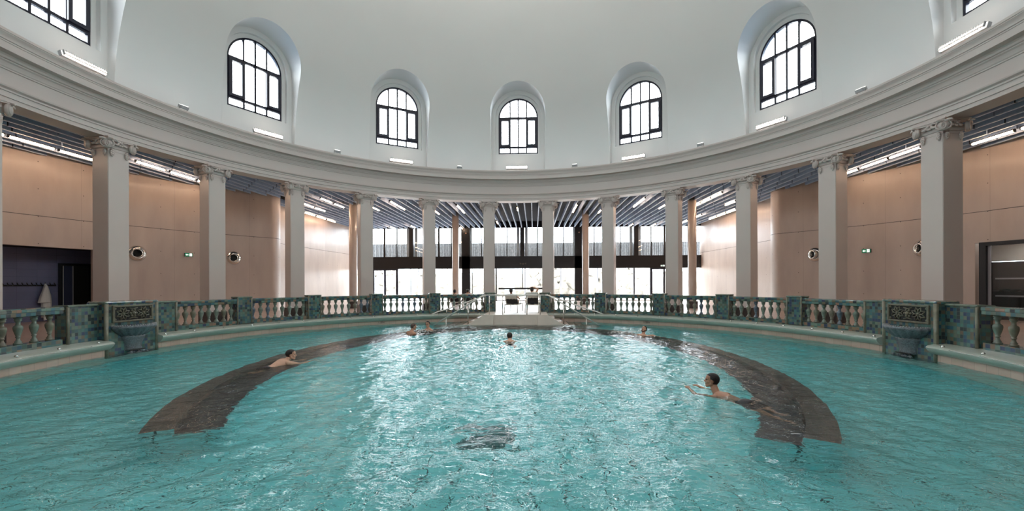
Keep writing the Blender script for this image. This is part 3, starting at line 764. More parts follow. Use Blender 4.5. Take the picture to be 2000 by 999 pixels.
def fountain(th, label):
    root = empty('wall_fountain', ring(th, 10.80, 0), label, 'fountain', 'mosaic wall fountains at the sides of the pool')
    hw = .76
    b = MB(); b.box((0, .02, .405), (2*hw, .44, 1.97)); b.build('mosaic_block', M['mosaic'], root)
    b = MB()
    b.tube([(hw-.02, -.19, -.5), (hw-.02, -.19, 1.40)], .05, 10); b.build('corner_bead', M['glazebrown'], root)
    b = MB(); b.tube([(.02-hw, -.19, -.5), (.02-hw, -.19, 1.40)], .05, 10); b.build('corner_bead', M['glazebrown'], root)
    b = MB(); b.box((0, .06, 1.42), (2*hw+.06, .56, .09), None, .035); b.build('cap', M['mosaicrail'], root)
    inv = root.matrix_world.inverted()
    for s in (-1, 1):   # flanking mosaic panels with rounded top and outer bead
        a0, a1 = th+s*4.0, th+s*8.3
        b = MB(); b.sweep([(10.84, .43), (10.84, 1.36), (11.15, 1.36), (11.15, .43)], a0, a1, .5, M=inv); b.build('side_panel', M['mosaic'], root)
        b = MB(); b.sweep([(10.81, 1.35), (10.80, 1.375), (10.83, 1.405), (11.16, 1.405), (11.19, 1.375), (11.18, 1.35)], a0, a1+s*.12, .5, M=inv); b.build('panel_cap', M['glaze'], root)
        b = MB(); p = inv @ ring(a1, 10.84, 0).translation; b.tube([(p.x, p.y, .42), (p.x, p.y, 1.37)], .035, 8); b.build('panel_bead', M['glazebrown'], root)
    # openwork grille of leaves round flowers
    g = MB(); z0, z1, gx = .90, 1.32, .57
    for z in (z0, z1): g.box((0, -.215, z), (2*gx+.06, .05, .05), None, .012)
    for s in (-1, 1): g.box((s*gx, -.215, (z0+z1)/2), (.06, .05, z1-z0), None, .012)
    for cx in (-.30, .30):                     # two big leaf rosettes
        g.sphere((cx, -.215, 1.11), (.04, .03, .04), None, 10, 6)
        for k in range(8):
            a = 2*PI*(k+.5)/8; u = Vector((math.cos(a), 0, math.sin(a))); w_ = Vector((-u.z, 0, u.x)); rr = .20 if k in (0, 3, 4, 7) else .185; c_ = Vector((cx, -.212, 1.11))
            for sg in (-1, 1): g.tube([c_+u*.03, c_+u*rr*.5+w_*sg*.045+Vector((0, -.012, 0)), c_+u*rr], [.010, .017, .009], 6)
    g.sphere((0, -.22, 1.11), (.055, .04, .055), None, 12, 8)      # central boss
    for k in range(6):
        a = 2*PI*k/6; g.sphere((.085*math.cos(a), -.212, 1.11+.085*math.sin(a)), (.036, .025, .036), None, 8, 5)
    for z in (.96, 1.26):
        g.tube([(-.12, -.21, z), (0, -.218, z+(.03 if z < 1 else -.03)), (.12, -.21, z)], .016, 6)
        for cx in (-.52, .52): g.sphere((cx, -.21, z), (.034, .025, .034), None, 8, 5)
    gr = g.build('grille', M['grille'], root)
    b = MB(); b.box((0, -.203, 1.11), (2*gx, .012, z1-z0)); b.build('grille_pocket', M['pocket'], gr)
    # shell basin with a scalloped, beaded lip
    b = MB(); n = 48; rows = []
    for i, (r, z) in enumerate(((.02, .44), (.22, .46), (.36, .53), (.46, .62), (.52, .70), (.55, .735), (.55, .775), (.49, .775), (.44, .70), (.30, .62), (.02, .58))):
        row = []
        for k in range(n+1):
            t = PI*k/n; sc = 1+(.035*abs(math.sin(t*9)) if .5 < r else .012*abs(math.sin(t*9)))
            row.append((1.12*r*sc*math.cos(t), -.18-.78*r*sc*math.sin(t), z-(.02*abs(math.sin(t*9)) if z < .74 else 0)))
        rows.append(row)
    vs = [p for r_ in rows for p in r_]; m = n+1
    b.add(vs, [(i*m+k, i*m+k+1, (i+1)*m+k+1, (i+1)*m+k) for i in range(len(rows)-1) for k in range(n)], None, None, True)
    ba = b.build('basin', M['basin'], root)
    b = MB()
    for k in range(30):
        t = PI*(k+.5)/30; b.sphere((1.12*.535*math.cos(t), -.18-.78*.535*math.sin(t), .782), .024, None, 8, 5)
    b.build('beaded_lip', M['lip'], ba)
    b = MB(); b.sweep([(0, 0), (0, 0)], 0, 1) if False else None
    b.lathe([(.0, .06), (.24, .06), (.25, .12), (.235, .16), (.26, .26), (.33, .42), (.36, .50), (0, .50)], 20, TR(0, -.18, 0) @ Matrix.Diagonal((1, .62, 1, 1)), a0=PI/2, a1=3*PI/2)
    b.build('pedestal', M['basin'], root)
    b = MB(); b.box((0, -.34, .075), (.46, .02, .035)); b.build('outlet_slot', M['pocket'], root)
    b = MB()
    for k in range(40): b.sphere((RNG.uniform(-.27, .27), -.26-RNG.uniform(0, .12), RNG.uniform(-.03, .03)), RNG.uniform(.018, .035), None, 6, 4)
    tag(b.build('pebble_row', M['basin'], root), kind='stuff')
    return root
fountain(-88.5, 'mosaic wall fountain with shell basin on the left side of the pool')
fountain(88.5, 'mosaic wall fountain with shell basin on the right side of the pool')

# small chrome nozzles along the green ledge, joined by a thin rod
def nozzle():
    b = MB(); b.sphere((0, 0, .03), .036, None, 12, 8); b.lathe([(0, 0), (.045, 0), (.04, .012), (0, .012)], 12)
    return b
na = [-78.56+5.66*i for i in range(13)]+[-83.7, -106, -100.3, -94.6]+[10.2+5.66*i for i in range(13)]+[83.7, 94.6, 100.3, 106]
nm = None
ang = sorted(na)
for i, a in enumerate(ang):
    if abs(a) < 8.5: continue
    Mx = ring(a, 10.475, .375)
    g = 'left' if a < 0 else 'right'
    lab = 'small chrome nozzle on the pale green pool ledge, %s half of the pool' % g
    if nm is None: nm = nozzle().build('ledge_nozzle', M['chrome'])
    o = nm if nm.get('label') is None else nm.copy()
    if o is not nm: COL.objects.link(o)
    o.matrix_world = Mx; tag(o, lab, 'nozzle', 'chrome nozzles on the %s pool ledge' % g)
for j, (a0, a1, lab) in enumerate(((-84, -12, 'thin dark rod along the left pool ledge between the nozzles'), (12, 84, 'thin dark rod along the right pool ledge between the nozzles'), (-111, -96, 'thin dark rod on the ledge left of the left fountain'), (96, 111, 'thin dark rod on the ledge right of the right fountain'))):
    b = MB(); b.tube([(10.40*math.sin(RAD(a0+(a1-a0)*k/60)), 10.40*math.cos(RAD(a0+(a1-a0)*k/60)), .352) for k in range(61)], .008, 6)
    tag(b.build('ledge_rod', M['steel']), lab, 'rod', 'thin rods along the pool ledge')

# depth markers on the pink tiles
def text(name, s, size, M4, m, extrude=.002, align='CENTER'):
    cu = bpy.data.curves.new(name, 'FONT'); cu.body = s; cu.size = size; cu.extrude = extrude; cu.align_x = align; cu.align_y = 'CENTER'
    o = bpy.data.objects.new(name, cu); COL.objects.link(o); dg = bpy.context.evaluated_depsgraph_get()
    me = bpy.data.meshes.new_from_object(o.evaluated_get(dg)); bpy.data.objects.remove(o, do_unlink=True)
    me.materials.clear(); me.materials.append(m); o = bpy.data.objects.new(name, me); COL.objects.link(o); o.matrix_world = M4; return o
for a, lab in ((-36.8, 'small depth marker tile reading 1.20m left of the couple'), (34.9, 'small depth marker tile reading 1.20m right of the bearded man')):
    root = empty('depth_marker', ring(a, 10.625, .10), lab, 'sign', 'depth markers on the pool edge tiles')
    b = MB(); b.box((0, 0, 0), (.30, .012, .12)); b.build('plate', M['pinktile'], root)
    o = text('lettering', '1.20m', .125, Matrix.Identity(4), M['signdark']); o.parent = root; o.matrix_local = TR(0, -.008, 0) @ RX(PI/2)

# ------------------------------------------------------------------ baffle ceiling and its tubes
def inside(x, y, r0=13.35, pad=.15):
    r = math.hypot(x, y)
    if r < r0: return False
    if y > 13.2: return abs(x) < 14.9-pad and y < 25.35
    return r < RO-pad
PITCH, SEG = .4525, 2.9
segs = []
for k in range(-39, 40):
    x = -.17+PITCH*k; y = -4.0-(k*PITCH) % SEG
    while y < 25.5:
        y0, y1 = y+.03, y+SEG-.03
        ys = [yy for yy in np.arange(y0, y1, .1) if inside(x, yy)]
        if len(ys) > 3: segs.append((x, ys[0], ys[-1]+.05))
        y += SEG
camp = Vector((.859, -11.341))
segs.sort(key=lambda q: math.hypot(q[0]-camp.x, (q[1]+q[2])/2-camp.y))
near, far = segs[:295], segs[295:]
meshes = {}
def baffle_mb(b, x, y0, y1, z):
    b.m = 0; b.box((x, (y0+y1)/2, z+.155), (.06, y1-y0, .25))
    b.m = 1; b.box((x, (y0+y1)/2, z+.015), (.064, y1-y0, .03))              # lower edge coloured paler in place of bounced daylight
    if y1-y0 > 2: b.m = 2; b.box((x, (y0+y1)/2, z+.14), (.07, .03, .285))    # dark butt joint
    return b
def where(x, y):
    if y > 13 and abs(x) < 9: return 'hall behind the landing', 'slate-blue hanging baffle over the hall behind the landing'
    if x < 0: return 'left aisle', 'slate-blue hanging baffle over the left aisle'
    return 'right aisle', 'slate-blue hanging baffle over the right aisle'
for x, y0, y1 in near:
    L = round(y1-y0, 1)
    if L not in meshes:
        o = baffle_mb(MB(), 0, -L/2, L/2, 0).build('ceiling_baffle', [M['baffle'], M['bafflebounce'], M['ceilingdark']]); meshes[L] = o.data
    else: o = bpy.data.objects.new('ceiling_baffle', meshes[L]); COL.objects.link(o)
    o.location = (x, (y0+y1)/2, 6.76); g, lab = where(x, (y0+y1)/2); tag(o, lab, 'ceiling baffle', 'ceiling baffles, '+g, 'thing')
if far:
    b = MB()
    for x, y0, y1 in far: baffle_mb(b, x, y0, y1, 6.76)
    tag(b.build('far_ceiling_baffles', [M['baffle'], M['bafflebounce'], M['ceilingdark']]), 'many slate-blue baffles hanging at the far end of the hall', 'ceiling baffles', kind='stuff')

LIGHTS = [(-15.97, -1.4), (-15.97, .05), (-15.97, 1.47), (-15.97, 2.93), (-14.5, 4.35), (-14.5, 5.9), (-14.5, 7.36), (-12.75, 13.05), (-12.75, 14.5), (-14.35, 16.2), (-14.35, 17.75), (-14.35, 19.3), (-10.95, 11.7), (-10.95, 13.3), (-9.15, 14.45), (-7.4, 12.8), (-7.4, 14.25),
          (-11.05, 23.4), (-9.2, 23.0), (-5.6, 16.2), (-3.8, 14.3), (-3.8, 15.8), (-5.3, 23.9), (-.17, 15.1), (3.48, 14.5), (3.48, 16.0), (5.23, 16.5), (7.1, 12.9), (7.1, 14.3), (8.86, 15.0), (8.82, 23.2), (10.63, 23.3),
          (10.8, 11.7), (10.8, 13.15), (10.8, 14.6), (12.6, 14.1), (13.96, 17.0), (13.96, 18.45), (13.96, 19.9), (12.55, 19.0), (12.55, 21.7), (14.5, 7.3), (14.5, 5.8), (14.5, 4.4), (16.03, 2.9), (16.03, 1.4), (16.03, 0), (-1.98, 21.0), (1.7, 20.6)]
tb = None
for x, y in LIGHTS:
    g = 'left aisle' if x < -13.5 and y < 9 else 'right aisle' if x > 13.5 and y < 9 else 'back hall'
    if tb is None:
        tb = empty('tube_light', TR(x, y, 6.70))
        b = MB(); b.tube([(0, .03, 0), (0, 1.30, 0)], .038, 10); b.build('tube', M['tube'], tb)
        b = MB(); b.box((0, .665, .05), (.06, 1.34, .03)); 
        for yy in (.012, 1.318): b.box((0, yy, .01), (.08, .03, .09))
        b.build('housing', M['blackmetal'], tb); tt = tree_of(tb); o = tb
    else: o = copy_tree(tb, TR(x, y, 6.70), tree=tt)
    tag(o, 'bright warm tube light under the baffles of the '+g, 'tube light', 'tube lights, '+g)

# ------------------------------------------------------------------ lamps on the cornice
def cornice_lamp(th, label):
    root = empty('cornice_lamp', ring(th, 12.16, 8.145), label, 'lamp', 'linear lamps on the cornice under the dome windows')
    T = TR(0, 0, .19) @ RX(RAD(-20))
    b = MB()
    for i in range(19): b.box((-.57+i*.0633, -.075, 0), (.012, .06, .15), T)
    for z in (-.04, .04): b.box((0, -.075, z), (1.16, .05, .012), T)
    b.build('louvre', M['grey'], root)
    b = MB(); b.box((0, -.045, 0), (1.14, .02, .13), T); b.build('tube_panel', M['ctube'], root)
    b = MB(); b.box((0, .02, 0), (1.2, .10, .17), T, .01)
    b.build('housing', M['grey'], root)
    for s in (-1, 1):
        b = MB(); b.box((s*.5, .03, .08), (.03, .04, .18)); b.build('bracket', M['grey'], root)
    return root
CL = {-90: 'linear lamp on the cornice at the upper left edge of the picture', -60: 'linear lamp on the cornice under the large left arched window', -30: 'linear lamp on the cornice under the arched window left of centre', 0: 'linear lamp on the cornice under the middle arched window',
      30: 'linear lamp on the cornice under the arched window right of centre', 60: 'linear lamp on the cornice under the large right arched window', 90: 'linear lamp on the cornice at the upper right edge of the picture'}
cl0 = None
for a, lab in CL.items():
    aa = a+(1.7 if a == -90 else -2.1 if a == 90 else 1.0 if a == -60 else -1.2 if a == 60 else 0.3 if a == -30 else -.8 if a == 30 else -.3)
    if cl0 is None: cl0 = cornice_lamp(aa, lab); clt = tree_of(cl0)
    else: copy_tree(cl0, ring(aa, 12.16, 8.145), lab, tree=clt)
FL = {-74: 'small grey floodlight on the cornice between the two left windows', -44.6: 'small grey floodlight on the cornice right of the large left window', -15.1: 'small grey floodlight on the cornice left of the middle window',
      14.6: 'small grey floodlight on the cornice right of the middle window', 44.5: 'small grey floodlight on the cornice left of the large right window', 74: 'small grey floodlight on the cornice between the two right windows'}
for i in range(6): FL[105+30*i] = 'small grey floodlight on the cornice behind the viewer'
fl0 = None
for a, lab in FL.items():
    if fl0 is None:
        fl0 = empty('floodlight', ring(a, 12.2, 8.145), lab, 'floodlight', 'floodlights on the cornice'); T = TR(0, -.02, .16) @ RX(RAD(20))
        b = MB(); b.box((0, 0, 0), (.26, .22, .12), T, .02); b.build('housing', M['grey'], fl0)
        b = MB(); b.box((0, 0, .062), (.21, .17, .01), T); b.build('glass', M['floodglass'], fl0)
        b = MB()
        for s in (-1, 1): b.box((s*.14, 0, .08), (.015, .04, .16))
        b.build('yoke', M['steel'], fl0); flt = tree_of(fl0)
    else: copy_tree(fl0, ring(a, 12.2, 8.145), lab, tree=flt)
    l = bpy.data.lights.new('flood_beam', 'SPOT'); l.energy = P_FLOOD; l.spot_size = RAD(84); l.spot_blend = .9; l.shadow_soft_size = .12; l.color = (1, .94, .86)
    lo = bpy.data.objects.new('flood_beam', l); COL.objects.link(lo)
    p = ring(a, 12.05, 8.38); lo.location = p.translation; t_ = (ring(a, -3.0, 19.6)).translation
    lo.rotation_euler = (t_-lo.location).to_track_quat('-Z', 'Y').to_euler()

# ------------------------------------------------------------------ fittings on the outer wall
def wallring(a, z): return ring(a, RO-.005, z)
vt = None
for a, lab in ((-68.35, 'round chrome air nozzle on the left wall beside the fountain'), (-55.6, 'round chrome air nozzle on the left wall near its curved corner'), (54.9, 'round chrome air nozzle on the right wall near its curved corner'), (67.9, 'round chrome air nozzle on the right wall, half behind a column')):
    if vt is None:
        vt = empty('air_nozzle', wallring(a, 3.31), lab, 'vent', 'round air nozzles on the curved walls'); T = RX(PI/2)
        b = MB(); b.lathe([(.20, -.06), (.34, 0), (.345, .015), (.31, .05), (.25, .09), (.215, .11), (.20, .10)], 32, T); b.build('flange', M['chrome'], vt)
        R = RX(RAD(0)) @ RZ(RAD(-25))
        b = MB(); b.lathe([(.20, .04), (.205, .17), (.185, .20), (.165, .19), (.155, .05)], 32, R @ T); b.build('eyeball', M['chrome'], vt)
        b = MB(); b.lathe([(.157, .06), (0, .06)], 32, R @ T); b.build('dark_throat', M['pocket'], vt); vtt = tree_of(vt)
    else: copy_tree(vt, wallring(a, 3.31), lab, tree=vtt)
def exit_sign(Mx, label, w=.34, h=.17, lit=False):
    root = empty('exit_sign', Mx, label, 'sign', 'exit signs')
    b = MB(); b.box((0, -.03, 0), (w, .06, h), None, .008); b.build('box', M['signdark'] if not lit else M['white'], root)
    b = MB(); b.box((0, -.062, 0), (w*.94, .006, h*.88)); b.build('panel', M['green'], root)
    b = MB()                                    # arrow pointing left
    b.prism([(-.14, 0), (-.08, .045), (-.08, .02), (-.02, .02), (-.02, -.02), (-.08, -.02), (-.08, -.045)], -.072, -.066)
    # doorway with a running figure
    b.prism([(.03, -.065), (.03, .065), (.13, .065), (.13, -.065)], -.072, -.066)
    b.build('pictogram', M['white'], root)
    b = MB()
    for p, q in (((.10, .02), (.075, -.015)), ((.075, -.015), (.10, -.035)), ((.075, -.015), (.05, -.05)), ((.10, -.035), (.10, -.06)), ((.095, .012), (.06, .01)), ((.095, .012), (.115, -.008))):
        b.tube([(p[0], -.074, p[1]), (q[0], -.074, q[1])], .006, 6)
    b.sphere((.105, -.074, .036), .011, None, 8, 5); b.build('running_figure', M['green'], root)
    return root
exit_sign(wallring(-62.0, 3.36), 'small green exit sign with white arrow on the left curved wall')
exit_sign(wallring(61.6, 3.34), 'small green exit sign with white arrow on the right curved wall')

# alcove on the left with hooks, robe and open door
def alcove():
    a0, a1 = -69.2, -96.0
    b = MB(); b.sweep([(19.75, FLOOR), (19.75, 3.6), (19.95, 3.6), (19.95, FLOOR)], a1, a0, 1, caps=True)
    b.sweep([(18.0, FLOOR), (18.0, 3.6), (19.8, 3.6), (19.8, FLOOR)], a0, a0+.45, .4); b.sweep([(18.0, FLOOR), (18.0, 3.6), (19.8, 3.6), (19.8, FLOOR)], a1-.4, a1, .4)
    tag(b.build('wall_alcove', M['slate']), kind='structure')
    b = MB(); b.sweep([(18.0, 3.4), (18.0, 3.6), (19.9, 3.6), (19.9, 3.4)], a1, a0, 1); tag(b.build('ceiling_alcove', M['ceilingdark']), kind='structure')
    b = MB(); b.sweep([(17.9, .25), (17.9, .449), (19.9, .449), (19.9, .25)], a1-.4, a0+.4, 1); tag(b.build('floor_alcove', M['floor']), kind='structure')
    # door standing ajar, black opening beyond
    root = empty('door_1', ring(-72.4, 19.75, FLOOR), kind='structure')
    for ch in (): pass
    b = MB()
    for s in (-1, 1): b.box((s*.50, -.03, 1.19), (.09, .09, 2.38))
    b.box((0, -.03, 2.34), (1.09, .09, .09)); b.build('door_frame', M['blackmetal'], root)
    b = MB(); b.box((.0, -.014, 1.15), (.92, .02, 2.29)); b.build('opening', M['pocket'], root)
    b = MB(); b.box((-.25, -.05, 1.15), (.34, .03, 2.26)); b.build('leaf', mat('blue_grey_door', (.05, .06, .11), .25), root)
    b = MB()
    for x in (-.405, -.095): b.box((x, -.07, 1.15), (.035, .012, 2.26))
    b.build('leaf_edge', M['grey'], root)
    # rail of hooks
    hk = empty('coat_hook_rail', ring(-80.6, 19.70, 1.90), 'dark rail of coat hooks on the alcove wall tinted for blue light', 'hook rail'); inv = hk.matrix_world.inverted()
    b = MB(); b.sweep([(19.70, 1.875), (19.70, 1.925), (19.74, 1.925), (19.74, 1.875)], -87, -74.2, .5, M=inv); b.build('rail', M['blackmetal'], hk)
    h0 = None
    for i in range(32):
        if h0 is None: b = MB(); b.tube([(0, 0, .0), (0, -.06, .02), (-.06, -.10, .11)], .017, 6); h0 = b.build('hook', M['blackmetal'], hk); o = h0
        else: o = h0.copy(); COL.objects.link(o)
        o.matrix_local = inv @ ring(-74.35-i*.40, 19.70, 1.90)
alcove()
def bathrobe():
    root = empty('bathrobe', ring(-75.35, 19.58, .60), 'white bathrobe hanging from the coat hooks in the alcove', 'bathrobe')
    def cloth(prof, name, fold, off):
        b = MB(); n = 28; vs = []; fs = []
        for i, (z, w, d, cx) in enumerate(prof):
            for k in range(n):
                t = 2*PI*k/n; f = 1+fold*math.sin(t*5+i*.3)+.5*fold*math.sin(t*9+1)
                vs.append(((cx+w*math.cos(t)*f)*.72, off-.02+d*math.sin(t)*f, z))
        for i in range(len(prof)-1):
            for k in range(n): fs.append((i*n+k, i*n+(k+1) % n, (i+1)*n+(k+1) % n, (i+1)*n+k))
        fs += [tuple(range(n)), tuple((len(prof)-1)*n+k for k in range(n))]
        b.add(vs, fs, None, None, True); return b.build(name, M['towel'], root)
    cloth([(0, .20, .09, .05), (.3, .20, .09, .05), (.62, .21, .09, .04), (.9, .19, .08, .03), (1.15, .12, .06, .01), (1.33, .05, .04, 0), (1.38, .03, .03, 0)], 'body', .10, 0)
    cloth([(.60, .26, .08, -.06), (.64, .27, .09, -.06), (.85, .22, .09, -.045), (1.1, .14, .07, -.02), (1.3, .06, .05, 0)], 'collar_and_sleeves', .09, -.06)
    b = MB(); b.tube([(-.05, -.12, .02), (-.06, -.13, -.06), (-.10, -.15, -.10)], [.06, .05, .02], 10); b.build('belt_end', M['towel'], root)
bathrobe()

# glazed dark room on the right
def right_room():
    a0, a1 = 73.4, 81.0
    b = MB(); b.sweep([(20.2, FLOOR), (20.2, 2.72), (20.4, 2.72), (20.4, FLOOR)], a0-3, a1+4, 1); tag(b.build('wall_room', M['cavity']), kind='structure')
    b = MB(); b.sweep([(20.22, 2.74), (20.22, 3.7), (20.4, 3.7), (20.4, 2.74)], a0-3, a1+4, 1); tag(b.build('wall_room_top', M['plaster']), kind='structure')
    b = MB(); b.sweep([(18.1, 3.42), (18.1, 3.6), (20.4, 3.6), (20.4, 3.42)], a0-3.2, a1+4.5, 1); tag(b.build('ceiling_room', M['plaster']), kind='structure')
    b = MB(); b.sweep([(17.95, .25), (17.95, .449), (20.4, .449), (20.4, .25)], a0-3.2, a1+4.5, 1); tag(b.build('floor_room', M['floor']), kind='structure')
    for a in (a0-3, a1+4):
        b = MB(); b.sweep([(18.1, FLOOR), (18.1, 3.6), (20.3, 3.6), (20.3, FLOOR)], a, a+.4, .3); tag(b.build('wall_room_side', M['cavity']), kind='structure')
    for z, w in ((2.06, 'upper'), (1.38, 'lower')):
        b = MB(); b.sweep([(20.05, z-.03), (20.05, z+.03), (20.2, z+.03), (20.2, z-.03)], a0-2, a1+3, 1)
        tag(b.build('wall_shelf', M['shelf']), '%s pale metal shelf on the dark wall of the glazed room' % w, 'shelf', 'shelves in the glazed room')
    root = empty('window_13', ring((a0+a1)/2, RO+.02, FLOOR), kind='structure'); inv = root.matrix_world.inverted()
    b = MB()
    b.sweep([(17.86, FLOOR), (17.86, 3.37), (18.1, 3.37), (18.1, FLOOR)], a0, a0+.62, .3, M=inv); b.sweep([(17.86, FLOOR), (17.86, 3.37), (18.1, 3.37), (18.1, FLOOR)], a1-.6, a1, .3, M=inv)
    b.sweep([(17.86, 3.24), (17.86, 3.37), (18.1, 3.37), (18.1, 3.24)], a0, a1, .6, M=inv); b.build('frame', M['blackmetal'], root)
    b = MB(); b.sweep([(17.96, FLOOR), (17.96, 3.24), (17.98, 3.24), (17.98, FLOOR)], a0+.62, a0+.9, .1, M=inv); b.build('edge_strip', M['shelf'], root)
    b = MB(); b.sweep([(18.0, FLOOR), (18.0, 3.24), (18.02, 3.24), (18.02, FLOOR)], a0+.62, a1-.6, .8, M=inv); b.build('pane', M['glass'], root)
    l = bpy.data.lights.new('room_lamp', 'AREA'); l.shape = 'RECTANGLE'; l.size = 1.4; l.size_y = .15; l.energy = 16; l.color = (1, .97, .92)
    lo = bpy.data.objects.new('room_lamp', l); COL.objects.link(lo); p = ring(76.5, 19.3, 3.40); lo.location = p.translation; lo.rotation_euler = (0, 0, RAD(-76.5))
    b = MB(); b.box((0, 0, 0), (1.4, .16, .02)); o = b.build('ceiling_lamp', M['ctube']); o.matrix_world = ring(76.5, 19.3, 3.41); tag(o, 'flat ceiling lamp inside the dark glazed room on the right', 'lamp')
right_room()

# ------------------------------------------------------------------ glazed back wall
FY = 25.6
def facade():
    X0, X1 = -15.2, 15.2
    b = MB(); b.box((0, FY, 3.77), (X1-X0, .5, 1.06)); tag(b.build('trim_7', M['blackmetal']), kind='structure')
    b = MB(); b.box((0, FY+.1, FLOOR+.02), (X1-X0, .2, .06)); tag(b.build('trim_8', M['blackmetal']), kind='structure')
    b = MB(); b.box((0, FY, 7.25), (X1-X0, .4, .9)); tag(b.build('trim_9', M['ceilingdark']), kind='structure')
    PX = [-14.7, -9.84, -5.02, -.14, 4.72, 9.55, 14.4]
    for i, x in enumerate(PX):
        tall = i in (2, 4)
        w = .72 if tall else .36
        z0 = FLOOR if tall else 4.28
        b = MB(); b.box((x, FY-.02, (z0+7.1)/2), (w, .46, 7.1-z0))
        o = b.build('facade_post', M['blackmetal'])
        if tall: tag(o, 'broad black post of the glazed back wall, %s of the landing' % ('left' if x < 0 else 'right'), 'post', 'black posts of the glazed back wall', 'thing')
        else: tag(o, {0: 'narrow black upper post in the far left corner of the back wall', 1: 'narrow black upper post above the left glazed doors', 3: 'narrow black upper post in the middle of the back wall', 5: 'narrow black upper post above the right glazed doors', 6: 'narrow black upper post in the far right corner of the back wall'}[i], 'post', 'black posts of the glazed back wall', 'thing')
    # upper glazing
    for i in range(6):
        x0, x1 = PX[i]+.2, PX[i+1]-.2; w = x1-x0
        root = empty('window_%d' % (14+i), TR((x0+x1)/2, FY, 4.3), kind='structure')
        b = MB(); b.box((0, 0, 1.3), (w, .02, 2.6)); b.build('pane', M['glass'], root)
        for j in range(1, 4):
            m_ = MB(); m_.box((-w/2+w*j/4, 0, 1.3), (.15 if j == 2 else .09, .12, 2.6)); m_.build('mullion', M['blackmetal'], root)
        m_ = MB()
        for s in (-1, 1): m_.box((s*(w/2-.16), .10, 1.3), (.26, .02, 2.6))
        m_.build('reveal', M['grey'], root)
    # lower glazing: clear panes, doors with black stiles
    for i in range(6):
        x0, x1 = PX[i]+(.36 if i in (2, 4) else .05), PX[i+1]-(.36 if i in (1, 3) else .05); w = x1-x0
        root = empty('window_%d' % (20+i), TR((x0+x1)/2, FY, FLOOR), kind='structure')
        b = MB(); b.box((0, 0, 1.4), (w, .02, 2.78)); b.build('pane', M['glass'], root)
        bars = {0: [], 1: [(-9.95, .05), (-5.9, .06)], 2: [(-4.5, .05)], 3: [], 4: [(9.42, .10)], 5: []}[i]
        for xx, ww in bars:
            m_ = MB(); m_.box((xx-(x0+x1)/2, 0, 1.4), (ww, .08, 2.78)); m_.build('mullion', M['blackmetal'], root)
    for n_, x0, x1, lab in ((2, -13.35, -11.05, 0), (3, 10.75, 13.1, 0)):
        root = empty('door_%d' % n_, TR((x0+x1)/2, FY-.06, FLOOR), kind='structure'); w = x1-x0
        b = MB(); b.box((0, 0, 2.73), (w, .14, .12))
        for x in (-w/2+.09, w/2-.09): b.box((x, 0, 1.35), (.18, .14, 2.7))
        b.build('door_frame', M['frame'], root)
        b = MB(); b.box((0, -.02, 1.35), (.15, .08, 2.7)); b.build('meeting_stile', M['frame'], root)
        b = MB()
        for s in (-1, 1): b.tube([(s*.14, -.1, .8), (s*.14, -.1, 1.4)], .015, 8)
        b.build('handle', M['steel'], root)
    # sliding entrance in the middle, with a transom
    root = empty('door_4', TR(-.1, FY-.14, FLOOR), kind='structure')
    b = MB(); b.box((0, 0, 1.06), (4.2, .14, .15)); b.build('transom', M['blackmetal'], root)
    b = MB(); b.box((-2.3, 0, 1.4), (.12, .14, 2.8)); b.box((2.3, 0, 1.4), (.12, .14, 2.8)); b.build('door_frame', M['blackmetal'], root)
    b = MB(); b.box((-.02, 0, 1.95), (.07, .08, 1.7)); b.build('mullion', M['blackmetal'], root)
    root = empty('wall_lettering', TR(-.10, FY-.27, 3.66), 'small bronze lettering on the black band above the middle entrance', 'lettering')
    b = MB(); b.prism([(-.24, -.09), (-.24, .09), (-.10, 0)], -.01, .01); b.prism([(.30, -.09), (.30, .09), (.17, .0)], -.01, .01)
    b.prism([(-.09, 0), (-.02, .06), (.03, -.03), (.09, .07), (.15, .02), (.09, -.07), (.03, -.10), (-.03, -.06)], -.01, .01); b.build('relief', M['signbrown'], root)
    root = exit_sign(TR(11.75, FY-.26, 3.42), 'small lit exit sign on the black band at the right', .32, .13, True)
    ul = empty('uplight_spot', TR(-5.0, FY-.27, 6.3), 'small warm spot lamp near the top of the left black post', 'lamp')
    for x, lab in ((-5.0, 'small warm spot lamp near the top of the left black post'), (4.72, 'small warm spot lamp near the top of the right black post')):
        o = ul if x < 0 else empty('uplight_spot', TR(x, FY-.27, 6.3), lab, 'lamp')
        b = MB(); b.lathe([(0, 0), (.06, 0), (.06, .1), (0, .1)], 14, RX(PI/2)); b.build('lamp_body', M['blackmetal'], o)
        b = MB(); b.lathe([(.05, 0), (.0, .0)], 14, TR(0, -.102, 0) @ RX(PI/2)); b.build('lens', mat('amber_lens', (.4, .2, .12), .3, emit=(1, .5, .3), estr=.12) if x < 0 else bpy.data.materials['amber_lens'], o)
facade()

# ------------------------------------------------------------------ outside the glass
b = MB(); b.box((0, 62, .28), (140, 72, .2)); tag(b.build('ground_terrace', M['terrace']), kind='structure')
